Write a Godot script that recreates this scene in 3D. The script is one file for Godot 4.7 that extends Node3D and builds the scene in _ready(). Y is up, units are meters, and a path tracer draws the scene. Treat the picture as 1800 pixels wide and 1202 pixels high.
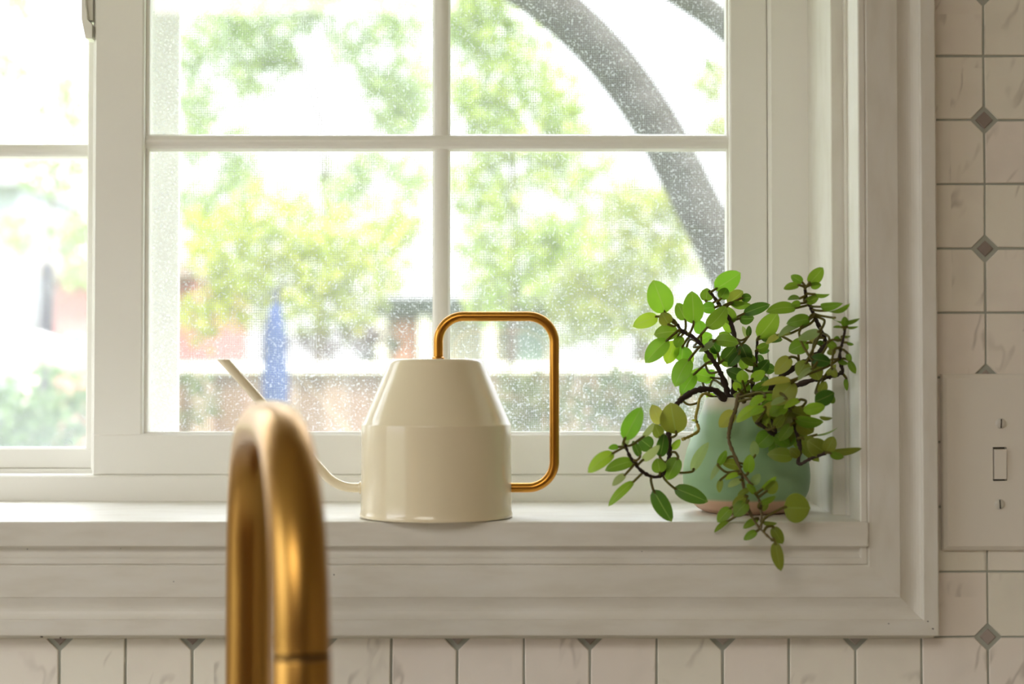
extends Node3D
# A kitchen window over a sink: watering can and potted plant on the sill, brass faucet in front, garden outside.

const F := 2850.0          # focal length in pixels of the 1800 x 1202 frame
const D := 1.21            # camera to tile face
const EYE := 1.35          # eye height
var pitch := atan(71.0 / F)
var rng := RandomNumberGenerator.new()
var M := {}
var used := {}

# ------------------------------------------------------------------ measuring
func at(px: float, py: float, z: float) -> Vector3:      # the point of plane z that lies on the ray of a measured pixel
	var d := Vector3((px - 900.0) / F, (601.0 - py) / F, -1.0)
	var dir := d.x * Vector3.RIGHT + d.y * Vector3(0, cos(pitch), sin(pitch)) + Vector3(0, sin(pitch), -cos(pitch))
	return Vector3(0, EYE, D) + dir * ((z - D) / dir.z)

# ------------------------------------------------------------------ naming
func numbered(called: String) -> String:
	var n: int = used.get(called, 0)
	used[called] = n + 1
	return called if n == 0 else "%s_%03d" % [called, n]

func tag(o: Node3D, label: String, category: String, kind := "", group := "") -> Node3D:
	o.set_meta("label", label)
	o.set_meta("category", category)
	if kind: o.set_meta("kind", kind)
	if group: o.set_meta("group", group)
	return o

func thing(called: String, label: String, category: String, where := Vector3.ZERO, kind := "", group := "") -> Node3D:
	var o := Node3D.new()
	o.name = numbered(called)
	add_child(o)
	o.position = where
	tag(o, label, category, kind, group)
	return o

func put(called: String, st: SurfaceTool, m: Material, parent: Node3D, world := true) -> MeshInstance3D:
	# one named mesh; geometry given in world coordinates is moved into the parent's frame
	var o := MeshInstance3D.new()
	o.mesh = st.commit()
	o.material_override = m
	o.name = numbered(called) if parent == self else called
	parent.add_child(o, true)
	if world and parent != self:
		var p: Node = parent
		var t := Transform3D()
		while p != self:
			t = (p as Node3D).transform * t
			p = p.get_parent()
		o.transform = t.affine_inverse()
	return o

# ------------------------------------------------------------------ shapes
func begin() -> SurfaceTool:
	var st := SurfaceTool.new()
	st.begin(Mesh.PRIMITIVE_TRIANGLES)
	return st

func v3(st: SurfaceTool, p: Vector3, n: Vector3, c: Color, uv: Vector2) -> void:
	st.set_color(c)
	st.set_normal(n)
	st.set_uv(uv)
	st.add_vertex(p)

func tri(st: SurfaceTool, a: Vector3, b: Vector3, c: Vector3, na: Vector3, nb: Vector3, nc: Vector3, ca := Color.WHITE, cb := Color.WHITE, cc := Color.WHITE, ua := Vector2.ZERO, ub := Vector2.ZERO, uc := Vector2.ZERO) -> void:
	if (c - a).cross(b - a).dot(na + nb + nc) < 0.0:
		v3(st, a, na, ca, ua); v3(st, c, nc, cc, uc); v3(st, b, nb, cb, ub)
	else:
		v3(st, a, na, ca, ua); v3(st, b, nb, cb, ub); v3(st, c, nc, cc, uc)

func quad(st: SurfaceTool, a: Vector3, b: Vector3, c: Vector3, d: Vector3, out: Vector3) -> void:
	var n := (c - a).cross(b - d)
	if n.length() < 1e-12: return
	n = n.normalized()
	if n.dot(out) < 0: n = -n
	tri(st, a, b, c, n, n, n)
	tri(st, a, c, d, n, n, n)

func cbox(st: SurfaceTool, lo: Vector3, hi: Vector3, r := 0.001) -> void:   # box with chamfered edges
	var mid := (lo + hi) / 2.0
	var h := (hi - lo) / 2.0
	r = minf(r, minf(h.x, minf(h.y, h.z)) * 0.9)
	var vert := func(s: Vector3, a: int) -> Vector3:
		var q := h - Vector3(r, r, r)
		q[a] = h[a]
		return mid + q * s
	for a in 3:
		var b := (a + 1) % 3
		var c := (a + 2) % 3
		for sa: float in [-1.0, 1.0]:
			var s := Vector3.ONE
			s[a] = sa
			var ps := []
			for k: Array in [[-1, -1], [1, -1], [1, 1], [-1, 1]]:
				s[b] = k[0]; s[c] = k[1]
				ps.append(vert.call(s, a))
			var o := Vector3.ZERO
			o[a] = sa
			quad(st, ps[0], ps[1], ps[2], ps[3], o)
			for sb: float in [-1.0, 1.0]:
				var s1 := Vector3.ONE
				s1[a] = sa; s1[b] = sb; s1[c] = -1
				var s2 := s1
				s2[c] = 1
				var o2 := Vector3.ZERO
				o2[a] = sa; o2[b] = sb
				quad(st, vert.call(s1, a), vert.call(s2, a), vert.call(s2, b), vert.call(s1, b), o2)
	for sx: float in [-1.0, 1.0]:
		for sy: float in [-1.0, 1.0]:
			for sz: float in [-1.0, 1.0]:
				var s := Vector3(sx, sy, sz)
				var n := s.normalized()
				tri(st, vert.call(s, 0), vert.call(s, 1), vert.call(s, 2), n, n, n)

func slab(st: SurfaceTool, poly: PackedVector2Array, z0: float, z1: float, ch := 0.0006) -> void:   # convex-ish polygon in x,y from z0 to z1, front edge chamfered
	var c := Vector2.ZERO
	for p in poly: c += p
	c /= poly.size()
	var inner := PackedVector2Array()
	var offs := Geometry2D.offset_polygon(poly, -ch)
	if offs.size() == 1 and offs[0].size() == poly.size() and ch > 0:
		for p in poly:          # match each corner with its nearest inset corner
			var best := Vector2.ZERO
			var bd := 1e9
			for q: Vector2 in offs[0]:
				if p.distance_to(q) < bd:
					bd = p.distance_to(q); best = q
			inner.append(best)
	else:
		inner = poly
	var n := poly.size()
	for i in n:
		var a := poly[i]
		var b := poly[(i + 1) % n]
		var ai := inner[i]
		var bi := inner[(i + 1) % n]
		var mid := (a + b) / 2.0
		var e := (b - a).orthogonal().normalized()
		if Geometry2D.is_point_in_polygon(mid + e * 1e-5, poly): e = -e
		var o := Vector3(e.x, e.y, 0)
		quad(st, Vector3(a.x, a.y, z0), Vector3(b.x, b.y, z0), Vector3(b.x, b.y, z1 - ch), Vector3(a.x, a.y, z1 - ch), o)
		quad(st, Vector3(a.x, a.y, z1 - ch), Vector3(b.x, b.y, z1 - ch), Vector3(bi.x, bi.y, z1), Vector3(ai.x, ai.y, z1), o + Vector3.BACK)
	var idx := Geometry2D.triangulate_polygon(inner)
	for i in range(0, idx.size(), 3):
		var p0 := inner[idx[i]]
		var p1 := inner[idx[i + 1]]
		var p2 := inner[idx[i + 2]]
		tri(st, Vector3(p0.x, p0.y, z1), Vector3(p1.x, p1.y, z1), Vector3(p2.x, p2.y, z1), Vector3.BACK, Vector3.BACK, Vector3.BACK)
		tri(st, Vector3(p0.x, p0.y, z0), Vector3(p1.x, p1.y, z0), Vector3(p2.x, p2.y, z0), Vector3.FORWARD, Vector3.FORWARD, Vector3.FORWARD)

func lathe(st: SurfaceTool, prof: Array, base: Vector3, n := 96, axis := Vector3.UP, tint: Variant = null) -> void:   # prof: Vector2(radius, height)
	if prof[-1].y < prof[0].y:      # always from the bottom up, so that normals point outwards
		prof = prof.duplicate()
		prof.reverse()
	var up := axis.normalized()
	var sx := up.cross(Vector3.FORWARD if absf(up.dot(Vector3.FORWARD)) < 0.9 else Vector3.RIGHT).normalized()
	var sz := sx.cross(up)
	var seg := []
	for i in prof.size() - 1:
		var t: Vector2 = prof[i + 1] - prof[i]
		seg.append(Vector2(t.y, -t.x).normalized())
	for i in prof.size() - 1:
		var n0: Vector2 = seg[i]
		var n1: Vector2 = seg[i]
		if i > 0 and n0.dot(seg[i - 1]) > 0.8: n0 = (seg[i] + seg[i - 1]).normalized()
		if i < seg.size() - 1 and n1.dot(seg[i + 1]) > 0.8: n1 = (seg[i] + seg[i + 1]).normalized()
		var p0: Vector2 = prof[i]
		var p1: Vector2 = prof[i + 1]
		var c0: Color = tint.call(p0.y) if tint != null else Color.WHITE
		var c1: Color = tint.call(p1.y) if tint != null else Color.WHITE
		for k in n:
			var a := TAU * k / n
			var b := TAU * (k + 1) / n
			var ra := sx * cos(a) + sz * sin(a)
			var rb := sx * cos(b) + sz * sin(b)
			var q00 := base + ra * p0.x + up * p0.y
			var q01 := base + rb * p0.x + up * p0.y
			var q10 := base + ra * p1.x + up * p1.y
			var q11 := base + rb * p1.x + up * p1.y
			var m00 := ra * n0.x + up * n0.y
			var m01 := rb * n0.x + up * n0.y
			var m10 := ra * n1.x + up * n1.y
			var m11 := rb * n1.x + up * n1.y
			if p0.x > 1e-7: tri(st, q00, q01, q11, m00, m01, m11, c0, c0, c1)
			if p1.x > 1e-7: tri(st, q00, q11, q10, m00, m11, m10, c0, c1, c1)

func tube(st: SurfaceTool, pts: Array, rad: Callable, n := 16, col := Color.WHITE, caps := true) -> void:
	var last := pts.size() - 1
	var t: Vector3 = (pts[1] - pts[0]).normalized()
	var side := t.cross(Vector3.UP if absf(t.y) < 0.9 else Vector3.RIGHT).normalized()
	var rings := []
	for i in pts.size():
		var d: Vector3 = (pts[mini(i + 1, last)] - pts[maxi(i - 1, 0)]).normalized()
		side = (side - d * side.dot(d)).normalized()
		var up := d.cross(side)
		var r: float = rad.call(float(i) / last)
		var ring := []
		for k in n:
			var a := TAU * k / n
			var o := side * cos(a) + up * sin(a)
			ring.append([pts[i] + o * r, o])
		rings.append(ring)
	for i in last:
		for k in n:
			var a: Array = rings[i][k]
			var b: Array = rings[i][(k + 1) % n]
			var c: Array = rings[i + 1][(k + 1) % n]
			var d: Array = rings[i + 1][k]
			tri(st, a[0], b[0], c[0], a[1], b[1], c[1], col, col, col)
			tri(st, a[0], c[0], d[0], a[1], c[1], d[1], col, col, col)
	if caps:
		for e: int in [0, last]:
			var o: Vector3 = (pts[e] - pts[1 if e == 0 else last - 1]).normalized()
			for k in n:
				tri(st, pts[e], rings[e][k][0], rings[e][(k + 1) % n][0], o, o, o, col, col, col)

func rounded(pts: Array, r: Array, steps := 12) -> Array:     # polyline with filleted corners
	var out := [pts[0]]
	for i in range(1, pts.size() - 1):
		var p: Vector3 = pts[i]
		var a: Vector3 = (pts[i - 1] - p).normalized()
		var b: Vector3 = (pts[i + 1] - p).normalized()
		var half := a.angle_to(b) / 2.0
		var d: float = r[i - 1] / tan(half)
		var c: Vector3 = p + (a + b).normalized() * (r[i - 1] / sin(half))
		var s: Vector3 = p + a * d - c
		var e: Vector3 = p + b * d - c
		for k in steps + 1:
			out.append(c + s.slerp(e, float(k) / steps))
	out.append(pts[-1])
	return out

func smooth(pts: Array, per := 5) -> Array:                   # Catmull-Rom
	var out := []
	for i in pts.size() - 1:
		var a: Vector3 = pts[maxi(i - 1, 0)]
		var b: Vector3 = pts[i]
		var c: Vector3 = pts[i + 1]
		var d: Vector3 = pts[mini(i + 2, pts.size() - 1)]
		for k in per:
			out.append(b.cubic_interpolate(c, a, d, float(k) / per))
	out.append(pts[-1])
	return out

# ------------------------------------------------------------------ materials
func mat(c: Color, rough := 0.5, metal := 0.0) -> StandardMaterial3D:
	var m := StandardMaterial3D.new()
	m.albedo_color = c
	m.roughness = rough
	m.metallic = metal
	return m

func noise_tex(freq: float, seed_: int, ramp: Array, size := 256, normal := false, oct := 4) -> NoiseTexture2D:
	var t := NoiseTexture2D.new()
	var n := FastNoiseLite.new()
	n.seed = seed_
	n.frequency = freq
	n.fractal_octaves = oct
	t.noise = n
	t.width = size
	t.height = size
	t.seamless = true
	t.as_normal_map = normal
	if ramp:
		var g := Gradient.new()
		g.offsets = PackedFloat32Array([0.0, 0.5, 1.0])
		g.colors = PackedColorArray(ramp)
		t.color_ramp = g
	return t

func marble(seed_: int, warm: float) -> ImageTexture:
	var a := FastNoiseLite.new(); a.seed = seed_; a.frequency = 0.006; a.fractal_octaves = 4
	var b := FastNoiseLite.new(); b.seed = seed_ + 7; b.frequency = 0.02; b.fractal_octaves = 3
	var c := FastNoiseLite.new(); c.seed = seed_ + 13; c.frequency = 0.009; c.fractal_octaves = 2
	var im := Image.create(512, 512, false, Image.FORMAT_RGB8)
	var base := Color(0.975, 0.94, 0.9).lerp(Color(0.965, 0.945, 0.89), warm)
	for y in 512:
		for x in 512:
			var v := absf(a.get_noise_2d(x * 1.3 + y * 0.35 + b.get_noise_2d(x * 0.4, y * 0.4) * 9.0, y * 0.5))
			var w := clampf(c.get_noise_2d(x + 900, y) * 2.2, 0.0, 1.0)
			var vein := smoothstep(0.09, 0.0, v) * w * 0.24
			var cloud := b.get_noise_2d(x * 0.4 + 300, y * 0.4) * 0.035
			var k := base.lightened(maxf(cloud, 0.0)).darkened(maxf(-cloud, 0.0))
			im.set_pixel(x, y, k.lerp(Color(0.47, 0.43, 0.38), vein))
	return ImageTexture.create_from_image(im)

func dust(seed_: int, low: float, high: float, size := 1024) -> ImageTexture:      # the film of dirt and dried drops on a pane
	var a := FastNoiseLite.new(); a.seed = seed_; a.frequency = 0.004; a.fractal_octaves = 3
	var b := FastNoiseLite.new(); b.seed = seed_ + 3; b.frequency = 0.16; b.fractal_octaves = 2
	var c := FastNoiseLite.new(); c.seed = seed_ + 5; c.frequency = 0.045; c.fractal_octaves = 2
	var im := Image.create(size, size, false, Image.FORMAT_RGBA8)
	for y in size:
		for x in size:
			var s := smoothstep(0.1, 0.6, b.get_noise_2d(x, y) + 0.3 * c.get_noise_2d(x, y))
			var f := clampf(0.5 + a.get_noise_2d(x, y), 0.0, 1.0)
			im.set_pixel(x, y, Color(0.97, 0.98, 1.0, clampf(low * (0.7 + 0.6 * f) + s * high, 0.0, 0.9)))
	return ImageTexture.create_from_image(im)

func materials() -> void:
	var brush := noise_tex(0.03, 4, [], 256)
	var paint := mat(Color(0.9, 0.885, 0.85), 0.38)
	paint.albedo_texture = noise_tex(0.012, 11, [Color(0.95, 0.94, 0.92), Color(0.985, 0.98, 0.97), Color(1, 1, 1)], 512)
	paint.uv1_triplanar = true
	paint.uv1_world_triplanar = true
	paint.uv1_scale = Vector3(2.2, 9.0, 4.0)
	paint.heightmap_enabled = true
	paint.heightmap_texture = brush
	paint.heightmap_scale = 0.012
	M.paint = paint
	var upright := paint.duplicate()
	upright.uv1_scale = Vector3(9.0, 2.2, 4.0)
	M.paint_upright = upright
	M.vinyl = mat(Color(0.965, 0.955, 0.925), 0.34)
	M.plastic = mat(Color(0.93, 0.905, 0.86), 0.3)
	M.caulk = mat(Color(0.84, 0.82, 0.76), 0.6)
	M.grout = mat(Color(0.7, 0.71, 0.67), 0.9)
	M.plaster = mat(Color(0.84, 0.77, 0.67), 0.9)
	M.chip = mat(Color(0.2, 0.13, 0.08), 0.9)
	M.gap = mat(Color(0.3, 0.24, 0.18), 0.9)
	M.screw = mat(Color(0.84, 0.82, 0.78), 0.3)
	M.screw_slot = mat(Color(0.14, 0.12, 0.1), 0.7)
	M.tiles = []
	for i in 4:
		var t := mat(Color.WHITE, 0.32)
		t.albedo_texture = marble(31 + i * 17, i / 3.0)
		t.uv1_triplanar = true
		t.uv1_world_triplanar = true
		t.uv1_scale = Vector3(4.2, 4.2, 4.2)
		t.uv1_offset = Vector3(i * 0.31, i * 0.17, 0)
		M.tiles.append(t)
	M.dots = []
	for c: Color in [Color(0.68, 0.63, 0.6), Color(0.6, 0.55, 0.52), Color(0.73, 0.69, 0.66)]:
		M.dots.append(mat(c, 0.4))
	var glass := mat(Color(1, 1, 1, 0.02), 0.0)
	glass.transparency = BaseMaterial3D.TRANSPARENCY_ALPHA
	M.glass = glass
	for k: Array in [["dust_near", 5, 0.11, 0.34], ["dust_far", 21, 0.17, 0.05]]:
		var d := mat(Color(1, 1, 1, 1), 1.0)
		d.albedo_texture = dust(k[1], k[2], k[3])
		d.transparency = BaseMaterial3D.TRANSPARENCY_ALPHA
		d.backlight_enabled = true
		d.backlight = Color(1, 1, 1)
		d.cull_mode = BaseMaterial3D.CULL_DISABLED
		d.uv1_scale = Vector3(2, 2, 1)
		M[k[0]] = d
	M.wire = mat(Color(0.5, 0.5, 0.5), 0.6)
	var enamel := mat(Color(0.94, 0.885, 0.76), 0.16)
	enamel.clearcoat_enabled = true
	enamel.clearcoat = 0.4
	enamel.clearcoat_roughness = 0.05
	M.enamel = enamel
	M.brass = mat(Color(0.8, 0.57, 0.24), 0.28, 1.0)
	M.faucet = mat(Color(0.7, 0.53, 0.27), 0.31, 1.0)
	M.seam = mat(Color(0.42, 0.3, 0.14), 0.6)
	var glaze := mat(Color.WHITE, 0.4)
	glaze.vertex_color_use_as_albedo = true
	M.glaze = glaze
	M.soil = mat(Color(0.12, 0.085, 0.06), 1.0)
	M.soil.heightmap_enabled = true
	M.soil.heightmap_texture = brush
	M.soil.heightmap_scale = 0.3
	M.bark = mat(Color(0.2, 0.14, 0.1), 0.9)
	M.twig = mat(Color(0.38, 0.32, 0.18), 0.85)
	M.vine = mat(Color(0.62, 0.55, 0.2), 0.7)
	var leafm := mat(Color.WHITE, 0.4)
	leafm.vertex_color_use_as_albedo = true
	leafm.backlight_enabled = true
	leafm.backlight = Color(1.1, 1.1, 1.1)
	leafm.cull_mode = BaseMaterial3D.CULL_DISABLED
	M.leaf = leafm
	M.wood = mat(Color(0.5, 0.36, 0.24), 0.5)
	M.stone = mat(Color(0.8, 0.78, 0.75), 0.3)
	M.wall = mat(Color(0.84, 0.79, 0.71), 0.9)
	M.dark_wall = mat(Color(0.42, 0.33, 0.25), 0.8)
	M.white = mat(Color(0.9, 0.88, 0.84), 0.8)
	M.lawn = mat(Color(0.42, 0.5, 0.26), 1.0)

# ------------------------------------------------------------------ scene
func _ready() -> void:
	rng.seed = 7
	# camera
	var cam := Camera3D.new()
	cam.name = "camera"
	cam.position = Vector3(0, EYE, D)
	cam.rotation = Vector3(pitch, 0, 0)
	var lens := CameraAttributesPhysical.new()
	lens.frustum_focal_length = 24.0 / (2.0 * 601.0 / F)
	lens.frustum_focus_distance = 1.31
	lens.frustum_near = 0.05
	lens.frustum_far = 200.0
	lens.exposure_aperture = 5.0
	cam.attributes = lens
	add_child(cam)
	cam.current = true
	# sky, sun, exposure
	var env := Environment.new()
	var sky := Sky.new()
	var sm := ProceduralSkyMaterial.new()
	sm.sky_top_color = Color(0.93, 0.96, 1.0)
	sm.sky_curve = 0.5
	sm.sky_horizon_color = Color(0.42, 0.42, 0.42)
	sm.ground_horizon_color = Color(0.5, 0.51, 0.47)
	sm.ground_bottom_color = Color(0.3, 0.32, 0.27)
	sm.sky_energy_multiplier = 1.0
	sky.sky_material = sm
	env.background_mode = Environment.BG_SKY
	env.sky = sky
	env.background_energy_multiplier = 10.5
	env.tonemap_mode = Environment.TONE_MAPPER_LINEAR
	env.tonemap_exposure = 1.2
	env.sdfgi_enabled = true
	env.ssao_enabled = true
	env.ssil_enabled = true
	var we := WorldEnvironment.new()
	we.name = "environment"
	we.environment = env
	add_child(we)
	var sun := DirectionalLight3D.new()
	sun.name = "sun"
	sun.light_energy = 3.0
	sun.light_color = Color(1.0, 0.95, 0.86)
	sun.light_angular_distance = 1.0
	sun.shadow_enabled = true
	add_child(sun)
	sun.look_at_from_position(Vector3.ZERO, Vector3(-0.45, -1.0, -0.5), Vector3.UP)
	materials()
	room()
	ceiling_lamp(Vector3(-0.75, 2.5, 2.45))
	window()
	tiles()
	trims()
	light_switch()
	garden()
	watering_can()
	faucet()
	plant()

# ------------------------------------------------------------------ the room
const XL := -0.95
const XR := 0.2555
const SILL := EYE - 0.1019
const HEAD := EYE + 0.535

func room() -> void:
	var st := begin()
	cbox(st, Vector3(-2.2, -0.2, -0.3), Vector3(1.9, 0.0, 3.7), 0.002)
	tag(put("floor", st, M.wood, self), "oak floor of the kitchen behind the camera", "floor", "structure")
	st = begin()
	cbox(st, Vector3(-2.2, 2.5, -0.3), Vector3(1.9, 2.7, 3.7), 0.002)
	tag(put("ceiling", st, M.white, self), "white plaster ceiling above the kitchen", "ceiling", "structure")
	st = begin()
	cbox(st, Vector3(1.7, 0, 0), Vector3(1.9, 2.5, 3.5), 0.002)
	tag(put("wall_right", st, M.wall, self), "warm beige wall on the right of the kitchen", "wall", "structure")
	st = begin()
	cbox(st, Vector3(-2.0, 0, 3.5), Vector3(1.7, 2.5, 3.7), 0.002)
	tag(put("wall_front", st, M.dark_wall, self), "dark brown wall behind the camera", "wall", "structure")
	st = begin()       # left wall with a large opening for daylight
	cbox(st, Vector3(-2.2, 0, 0), Vector3(-2.0, 0.9, 3.5), 0.002)
	cbox(st, Vector3(-2.2, 2.3, 0), Vector3(-2.0, 2.5, 3.5), 0.002)
	cbox(st, Vector3(-2.2, 0.9, 0), Vector3(-2.0, 2.3, 0.35), 0.002)
	cbox(st, Vector3(-2.2, 0.9, 2.05), Vector3(-2.0, 2.3, 3.5), 0.002)
	tag(put("wall_left", st, M.wall, self), "warm beige wall with a window opening left of the sink", "wall", "structure")
	var w2 := thing("window_2", "side window in the left wall of the kitchen", "window", Vector3(-2.1, 0.9, 1.2), "structure")
	st = begin()
	cbox(st, Vector3(-2.13, 0.9, 0.35), Vector3(-2.07, 0.95, 2.05)); cbox(st, Vector3(-2.13, 2.25, 0.35), Vector3(-2.07, 2.3, 2.05))
	cbox(st, Vector3(-2.13, 0.95, 0.35), Vector3(-2.07, 2.25, 0.4)); cbox(st, Vector3(-2.13, 0.95, 2.0), Vector3(-2.07, 2.25, 2.05))
	put("frame", st, M.vinyl, w2)
	st = begin()
	cbox(st, Vector3(-2.103, 0.95, 0.4), Vector3(-2.099, 2.25, 2.0), 0.0005)
	put("pane", st, M.glass, w2)
	# counter and cabinets under the faucet
	var c := thing("base_cabinet", "white base cabinet under the counter below the window", "cabinet", Vector3(-0.2, 0, 0.3))
	st = begin()
	cbox(st, Vector3(-1.9, 0, 0.0005), Vector3(1.6, 0.87, 0.6), 0.002)
	put("body", st, M.white, c)
	for i in 6:
		st = begin()
		cbox(st, Vector3(-1.88 + i * 0.58, 0.1, 0.6), Vector3(-1.32 + i * 0.58, 0.85, 0.62), 0.003)
		put("door", st, M.white, c)
	st = begin()
	cbox(st, Vector3(-1.95, 0.87, 0.0005), Vector3(1.65, 0.91, 0.64), 0.004)
	tag(put("worktop", st, M.stone, self), "pale stone worktop that the brass faucet stands on", "worktop")

func ceiling_lamp(where: Vector3) -> void:
	var lamp := thing("ceiling_lamp", "large square flush ceiling lamp with a soft diffuser", "lamp", where)
	var h := 0.62
	var st := begin()
	cbox(st, where + Vector3(-h, -0.07, -h), where + Vector3(-h + 0.03, 0, h)); cbox(st, where + Vector3(h - 0.03, -0.07, -h), where + Vector3(h, 0, h))
	cbox(st, where + Vector3(-h, -0.07, -h), where + Vector3(h, 0, -h + 0.03)); cbox(st, where + Vector3(-h, -0.07, h - 0.03), where + Vector3(h, 0, h))
	put("rim", st, M.white, lamp)
	var glow := mat(Color(0.9, 0.88, 0.84), 0.6)
	glow.emission_enabled = true
	glow.emission = Color(1.0, 0.93, 0.85)
	glow.emission_energy_multiplier = 0.5
	st = begin()
	cbox(st, where + Vector3(-h + 0.03, -0.06, -h + 0.03), where + Vector3(h - 0.03, -0.01, h - 0.03), 0.004)
	put("diffuser", st, glow, lamp)
	var l := AreaLight3D.new()
	l.name = "lamp_light"
	l.area_size = Vector2(1.2, 1.2)
	l.light_color = Color(1.0, 0.985, 0.95)
	l.light_energy = 2.2
	l.area_range = 8.0
	l.area_attenuation = 2.0
	l.shadow_enabled = true
	lamp.add_child(l)
	l.position = Vector3(0, -0.08, 0)
	l.rotation = Vector3(-PI / 2, 0, 0)

# ------------------------------------------------------------------ window
func bars(st: SurfaceTool, x0: float, x1: float, y0: float, y1: float, ix0: float, ix1: float, iy0: float, iy1: float, z0: float, z1: float, r := 0.0012) -> void:
	cbox(st, Vector3(x0, y0, z0), Vector3(x1, iy0, z1), r)
	cbox(st, Vector3(x0, iy1, z0), Vector3(x1, y1, z1), r)
	cbox(st, Vector3(x0, iy0 - r, z0), Vector3(ix0, iy1 + r, z1), r)
	cbox(st, Vector3(ix1, iy0 - r, z0), Vector3(x1, iy1 + r, z1), r)

func bar(st: SurfaceTool, lo: Vector3, hi: Vector3, upright: bool) -> void:    # a muntin: flat back, softly domed face towards the room
	var n := 8
	for i in n:
		var q := []
		for k in 2:
			var t := float(i + k) / n
			var a := PI * t
			q.append([t, lo.z + (hi.z - lo.z) * (0.35 + 0.65 * pow(sin(a), 0.45))])
		for e: float in [0.0, 1.0]:
			pass
		var p := []
		for k in 2:
			for e in 2:
				var z: float = q[k][1]
				if upright: p.append(Vector3(lerpf(lo.x, hi.x, q[k][0]), hi.y if e else lo.y, z))
				else: p.append(Vector3(hi.x if e else lo.x, lerpf(lo.y, hi.y, q[k][0]), z))
		quad(st, p[0], p[1], p[3], p[2], Vector3.BACK)
	if upright:
		quad(st, Vector3(lo.x, lo.y, lo.z), Vector3(lo.x, hi.y, lo.z), Vector3(lo.x, hi.y, lerpf(lo.z, hi.z, 0.35)), Vector3(lo.x, lo.y, lerpf(lo.z, hi.z, 0.35)), Vector3.LEFT)
		quad(st, Vector3(hi.x, lo.y, lo.z), Vector3(hi.x, hi.y, lo.z), Vector3(hi.x, hi.y, lerpf(lo.z, hi.z, 0.35)), Vector3(hi.x, lo.y, lerpf(lo.z, hi.z, 0.35)), Vector3.RIGHT)
	else:
		quad(st, Vector3(lo.x, lo.y, lo.z), Vector3(hi.x, lo.y, lo.z), Vector3(hi.x, lo.y, lerpf(lo.z, hi.z, 0.35)), Vector3(lo.x, lo.y, lerpf(lo.z, hi.z, 0.35)), Vector3.DOWN)
		quad(st, Vector3(lo.x, hi.y, lo.z), Vector3(hi.x, hi.y, lo.z), Vector3(hi.x, hi.y, lerpf(lo.z, hi.z, 0.35)), Vector3(lo.x, hi.y, lerpf(lo.z, hi.z, 0.35)), Vector3.UP)
	quad(st, Vector3(lo.x, lo.y, lo.z), Vector3(hi.x, lo.y, lo.z), Vector3(hi.x, hi.y, lo.z), Vector3(lo.x, hi.y, lo.z), Vector3.FORWARD)

func film(x0: float, x1: float, y0: float, y1: float, z: float) -> SurfaceTool:
	var st := begin()
	var p := [Vector3(x0, y0, z), Vector3(x1, y0, z), Vector3(x1, y1, z), Vector3(x0, y1, z)]
	var u := [Vector2(x0, -y0), Vector2(x1, -y0), Vector2(x1, -y1), Vector2(x0, -y1)]
	for t: Array in [[0, 1, 2], [0, 2, 3]]:
		tri(st, p[t[0]], p[t[1]], p[t[2]], Vector3.BACK, Vector3.BACK, Vector3.BACK, Color.WHITE, Color.WHITE, Color.WHITE, u[t[0]], u[t[1]], u[t[2]])
	return st

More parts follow.
